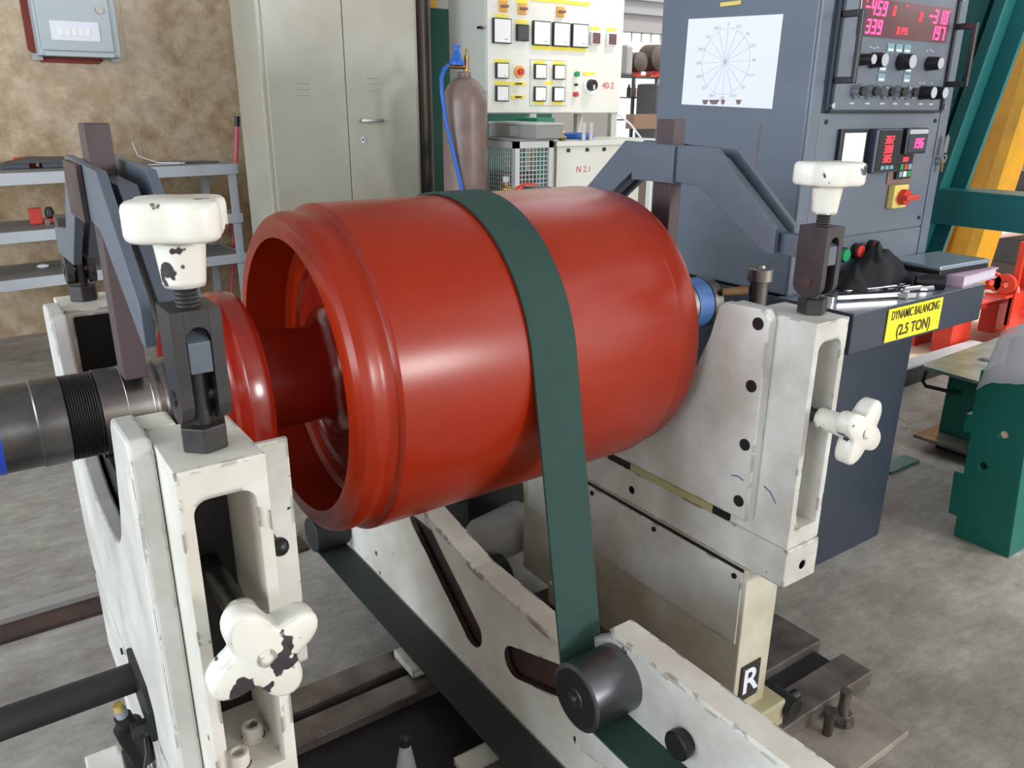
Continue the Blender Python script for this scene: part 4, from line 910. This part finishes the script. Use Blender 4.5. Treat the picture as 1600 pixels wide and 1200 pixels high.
for i in range(10): b.box(3.40+.028*i, 3.404+.028*i, 3.45, 3.454, .0, 1.0)
for i in range(34): b.box(3.40, 3.66, 3.446, 3.45, .03*i, .03*i+.004)
tag(b.build('mesh', M_WIRE, o), kind='stuff'); bx('frame_post', M_PANEL, o, 3.66, 3.69, 3.44, 3.47, 0, 1.01); bx('frame_post', M_PANEL, o, 3.37, 3.40, 3.44, 3.47, 0, 1.01)

# ================================================================== FAR RACK BEYOND THE BENCH
fr = thing('far_shelving', 'dark shelving in front of the bright far doorway', 'shelving', (6.6, 6.9, 0))
for z in (1.20, 1.43, 1.64): bx('shelf', M_DARKBG, fr, 5.9, 7.1, 6.75, 7.1, z-.012, z)
for x in (5.9, 6.28, 6.62, 7.08): bx('upright', M_DARKBG, fr, x, x+.03, 6.75, 6.78, 0, 1.64)
def motor(x, y, z, s, lab, m):
    t = thing('spare_motor', lab, 'motor', (x, y, z), 'spare motors on the far shelving')
    MB().lathe([(y-.10*s, .05*s), (y-.08*s, .10*s), (y+.08*s, .105*s), (y+.12*s, .06*s)], 'y', (x, 0, z+.145*s), 20).build('housing', m, t, smooth=40)
    bx('bracket', M_REDM, t, x-.02*s, x+.03*s, y-.06*s, y+.06*s, z, z+.08*s); bx('foot', M_REDM, t, x-.09*s, x+.09*s, y-.07*s, y+.07*s, z, z+.015*s)
motor(6.44, 6.9, 1.6405, 1.0, 'smaller brown motor with red bracket, left on the far shelving', M_MOTORB)
motor(6.70, 6.9, 1.6405, 1.35, 'largest brown motor with red bracket, right on the far shelving', M_MOTORB)
tag(bx('grey_drum_box', M_GREYC, None, 6.21, 6.31, 6.80, 7.0, 1.6405, 1.95, .03), 'grey upright box on the far shelving', 'box')
for i, x in enumerate((6.32, 6.40, 6.47, 6.54)): tag(MB().lathe([(1.4305, .025), (1.52, .025), (1.535, .012), (1.56, .012)], 'z', (x, 6.86, 0), 12).build('oil_can', (M_MOTORB, M_YELS, M_MOTORB, M_REDM)[i], None, smooth=40), ('brown oil can, leftmost in the row on the far shelf', 'yellow oil can in the row on the far shelf', 'brown oil can between the yellow and red ones on the far shelf', 'red oil can in the row on the far shelf')[i], 'can', 'oil cans on the far shelving')
a = thing('far_machine', 'dark machine standing right of the far shelving', 'machine', (6.95, 6.5, 0)); bx('machine_body', M_DARKBG, a, 6.28, 6.75, 6.4, 6.7, .75, 1.56, .02); bx('machine_base', M_MOTORB, a, 5.9, 6.9, 6.3, 6.72, 0, .75, .01); bx('machine_tray', mat('brown tray', lin(120,96,76), .6), a, 5.8, 6.3, 6.2, 6.32, 1.12, 1.26)
tag(MB().tube([(3.79, 4.3, 1.284), (3.84, 4.25, 1.28), (3.90, 4.2, 1.22), (3.97, 4.15, 1.12), (4.0, 4.1, .9), (4.02, 4.1, .4), (4.04, 4.1, .008)], .007).build('white_cable', M_PAPER, None, smooth=60), 'white cable hanging beside the test panel', 'cable')

# ================================================================== RIGHT SIDE: FRAMES, RED MACHINE, STANDS
tf = thing('teal_frame', 'teal painted steel frame with a cross beam behind the console', 'steel frame', (3.0, 1.4, 0))
def yr(z): return 1.4956+(.949-z)*.18
def leaning(ya, yb, xa, xb, z0=0.0, z1=2.6, yf=yr):
    b = MB(); V = []
    for z in (z0, z1):
        for (x, y) in ((xa, yf(z)+ya), (xb, yf(z)+ya), (xb, yf(z)+yb), (xa, yf(z)+yb)): V.append(b.bm.verts.new((x, y, z)))
    for f in ((0,3,2,1),(4,5,6,7),(0,1,5,4),(1,2,6,5),(2,3,7,6),(3,0,4,7)): b.bm.faces.new([V[i] for i in f])
    return b
leaning(0, .24, 3.0, 3.02).build('leg_plate', M_TEAL, tf); leaning(.055, .095, 2.93, 3.0).build('leg_rib', M_TEAL, tf, .004); leaning(.13, .14, 2.97, 3.0).build('leg_rib', M_TEAL, tf)
bx('cross_beam', M_TEAL, tf, 2.90, 2.9295, .55, 1.66, .945, 1.055, .002); bx('beam_lip', M_TEAL, tf, 2.90, 3.06, .55, 1.56, 1.055, 1.065)
leaning(0, .2, 3.0, 3.02, yf=lambda z: .55).build('leg_plate', M_TEAL, tf)
yf_ = thing('yellow_portal', 'yellow painted steel portal posts behind the teal frame', 'steel frame', (4.0, 1.85, 0))
y2 = lambda z: 2.02+(.9-z)*.11
for (p, q, xa, xb, n) in ((0, .055, 4.42, 4.62, 'post_flange'), (.055, .18, 4.50, 4.53, 'post_web'), (.18, .22, 4.42, 4.62, 'post_flange'), (.265, .305, 4.46, 4.6, 'post_flange'), (.305, .37, 4.50, 4.53, 'post_web')):
    leaning(p, q, xa, xb, z0=.30, z1=3.0, yf=y2).build(n, M_YELS, yf_)
for (x, y) in ((4.42, 2.32), (4.42, 2.12), (5.1, 2.2)): bx('plinth_leg', M_REDM, yf_, x, x+.2, y-.02, y+.08, .041, .27, .003)
bx('plinth', M_REDM, yf_, 4.40, 5.4, 2.08, 2.48, .27, .30, .003)
rm = thing('red_machine', 'red roller machine with white rollers at the right edge', 'machine', (4.8, 2.0, 0))
bx('side_plate', M_REDM, rm, 4.70, 4.72, 1.94, 1.97, .20, .66); bx('side_plate', M_REDM, rm, 4.95, 4.98, 1.80, 2.05, .20, .68)
bx('lower_plate', M_REDM, rm, 4.70, 5.2, 1.95, 1.97, .0, .36, .003); bx('deck', M_REDM, rm, 4.62, 5.3, 1.95, 2.06, .36, .375)
MB().cyl((4.72, 2.12, .70), (6.0, 1.75, .78), .045).build('white_roller', M_PANEL, rm, smooth=40)
MB().lathe([(4.66, .03), (4.66, .085), (4.72, .085), (4.72, .03)], 'x', (0, 2.10, .84), 28, closed=True).build('wheel', M_REDM, rm, smooth=40)
for y in (2.06, 1.99): MB().lathe([(4.66, .02), (4.66, .055), (4.69, .055), (4.69, .02)], 'x', (0, y, .43), 20, closed=True).build('coil', M_REDM, rm, smooth=40)
MB().cyl((4.64, 2.10, .36), (4.75, 1.95, .40), .02).build('shaft', M_PANEL, rm, smooth=40)
bx('cross_plate', M_REDM, rm, 5.3, 5.33, 1.5, 2.0, .30, .62); bx('cross_rail', M_PANEL, rm, 5.28, 5.31, 1.5, 2.0, .20, .24); bx('cross_rail', M_PANEL, rm, 5.28, 5.31, 1.5, 2.0, .64, .70)
bx('back_frame', M_YELS, rm, 5.6, 5.63, 1.4, 2.1, .75, 1.0)
tag(bx('cream_curb', M_CURB, None, 3.6, 6.3, 2.08, 2.72, 0.0, .04, .004), 'low cream concrete curb under the red machine', 'curb')
a = thing('steel_rail', 'dark steel rail lying along the cream curb', 'rail', (4.6, 2.03, 0)); bx('rail_top', M_GREYP, a, 3.3, 4.6, 1.99, 2.075, .095, .105); bx('rail_web', M_BEDD, a, 3.3, 4.6, 1.995, 2.01, 0, .095)
st = thing('steel_platform', 'low green platform with a shiny galvanised top behind the green stand', 'platform', (3.5, 1.5, 0))
MB().prism([(3.17, 1.30), (3.19, 1.60), (3.23, 1.62), (4.3, 1.66), (4.3, 1.05), (3.15, 1.05)], .318, .332, 'z').build('top_plate', M_PLATE, st, .002)
bx('column', M_TEALS, st, 3.24, 3.9, 1.20, 1.52, .06, .317, .004); bx('base_plate', M_BEDT, st, 3.12, 3.95, 1.15, 1.56, .045, .06, .002); bx('base_shim', M_BEDD, st, 3.2, 3.9, 1.2, 1.5, 0, .045)
MB().cyl((3.24, 1.32, .18), (3.225, 1.32, .18), .045, seg=24).build('boss', M_TEALS, st, smooth=40)
MB().tube([(3.185, 1.585, .315), (3.18, 1.59, .27), (3.19, 1.58, .25), (3.22, 1.50, .245), (3.24, 1.46, .245)], .008).build('lifting_loop', M_BEDD, st, smooth=60)
o = MB().lathe([(.3325, .03), (.337, .02), (.34, .005)], 'z', (0,0,0), 7).build('dark_chip', M_CONSB, None); o.location = (3.48, 1.50, 0); tag(o, 'small dark scrap on the galvanised platform top', 'scrap')
# green stand
gs = thing('green_stand', 'green machine stand with drilled face and stepped edge at the right', 'machine stand', (2.8, 1.0, 0))
body = MB().prism([(.905, .0), (1.0785, .0), (1.082, .07), (1.11, .07), (1.118, .22), (1.088, .22), (1.092, .30), (1.092, .36), (1.118, .36), (1.118, .42), (1.10, .42), (1.10, .57), (.945, .57), (.925, .30)], 2.54, 3.05, 'x').build('body', M_TEALS, gs, .003)
cut(body, [MB().cyl((2.50, .9967, .387), (2.58, .9967, .387), .013), MB().cyl((2.50, 1.035, .269), (2.58, 1.035, .269), .012)])
MB().cyl((2.548, .9967, .387), (2.5485, .9967, .387), .012, seg=14).build('hole_plug', M_CURB, gs)
b = MB(); nu, nv = 18, 14; gr = []
random.seed(5)
for j in range(nv+1):
    row = []
    for i in range(nu+1):
        u, v = i/nu, j/nv
        # sheet draped over the stand top: falls down over the near -X edge
        x = 2.50+.45*u; y = 1.085-.30*v
        z = .725 if u > .2 else .725-(.2-u)/.2*.16
        z += .014*math.sin(7*u+4*v)+.010*math.sin(13*v-5*u)+random.uniform(-.004, .004)
        z -= .05*max(0, .35-v)/.35*(1-u)+.07*max(0, v-.8)/.2
        row.append(b.bm.verts.new((x, y, z)))
    gr.append(row)
for j in range(nv):
    for i in range(nu): b.bm.faces.new((gr[j][i], gr[j][i+1], gr[j+1][i+1], gr[j+1][i]))
o = b.build('plastic_sheet', M_PLASTIC, None, smooth=80); md = o.modifiers.new('thick', 'SOLIDIFY'); md.thickness = .0015; tag(o, 'clear plastic sheet draped over the green stand at the right edge', 'plastic sheet')
tag(bx('carton', M_PANELS, None, 2.57, 2.98, .88, 1.05, .571, .68, .006), 'pale carton under the clear plastic sheet on the green stand', 'carton')
tag(MB().prism([(2.60, .93), (2.90, .90), (2.92, 1.02), (2.62, 1.05)], .752, .755, 'z').build('paper_sheet', M_PAPER, None), 'white paper with a dark edge on the plastic sheet', 'paper')
o = bx('steel_offcut', M_TEAL, None, 2.80, 3.0, 1.455, 1.52, 0, .012, .001); tag(o, 'small teal steel offcut on the floor beside the console', 'offcut')
random.seed(11); b = MB()
for k in range(26):
    x = random.uniform(2.95, 3.4); y = random.uniform(1.62, 1.80); a_ = random.uniform(0, PI); L = random.uniform(.006, .022)
    b.box(-L, L, -.002, .002, .0, .002, Matrix.Translation((x, y, 0)) @ Matrix.Rotation(a_, 4, 'Z'))
tag(b.build('metal_swarf', M_CHROME, None), 'bright metal swarf scattered on the floor beside the console', 'swarf', kind='stuff')

# far right storage wall
struct(bx('wall_right', mat('dusty wall', lin(150,142,132), .8, var=.2, vscale=3), None, 8.6, 8.75, -3.0, 5.4, 0, 2.3))
for i, (x, y, w, h, m, lab) in enumerate(((6.6, 2.55, .5, .9, M_DARKBG, 'dark storage crate nearest the yellow portal'), (6.9, 1.75, .6, 1.35, M_GREYC, 'tall grey storage crate behind the red machine'), (6.4, 3.2, .4, .6, M_MOTORB, 'brown storage crate left of the dark one'))):
    t = thing('storage_crate', lab, 'crate', (x, y, 0), 'storage crates by the right wall')
    bx('crate_body', m, t, x, x+.6, y, y+w, 0, h, .01)
    for k in range(3): bx('crate_slat', M_MOTORB, t, x-.02, x-.0005, y, y+w, h*(.15+.3*k), h*(.15+.3*k)+.08)
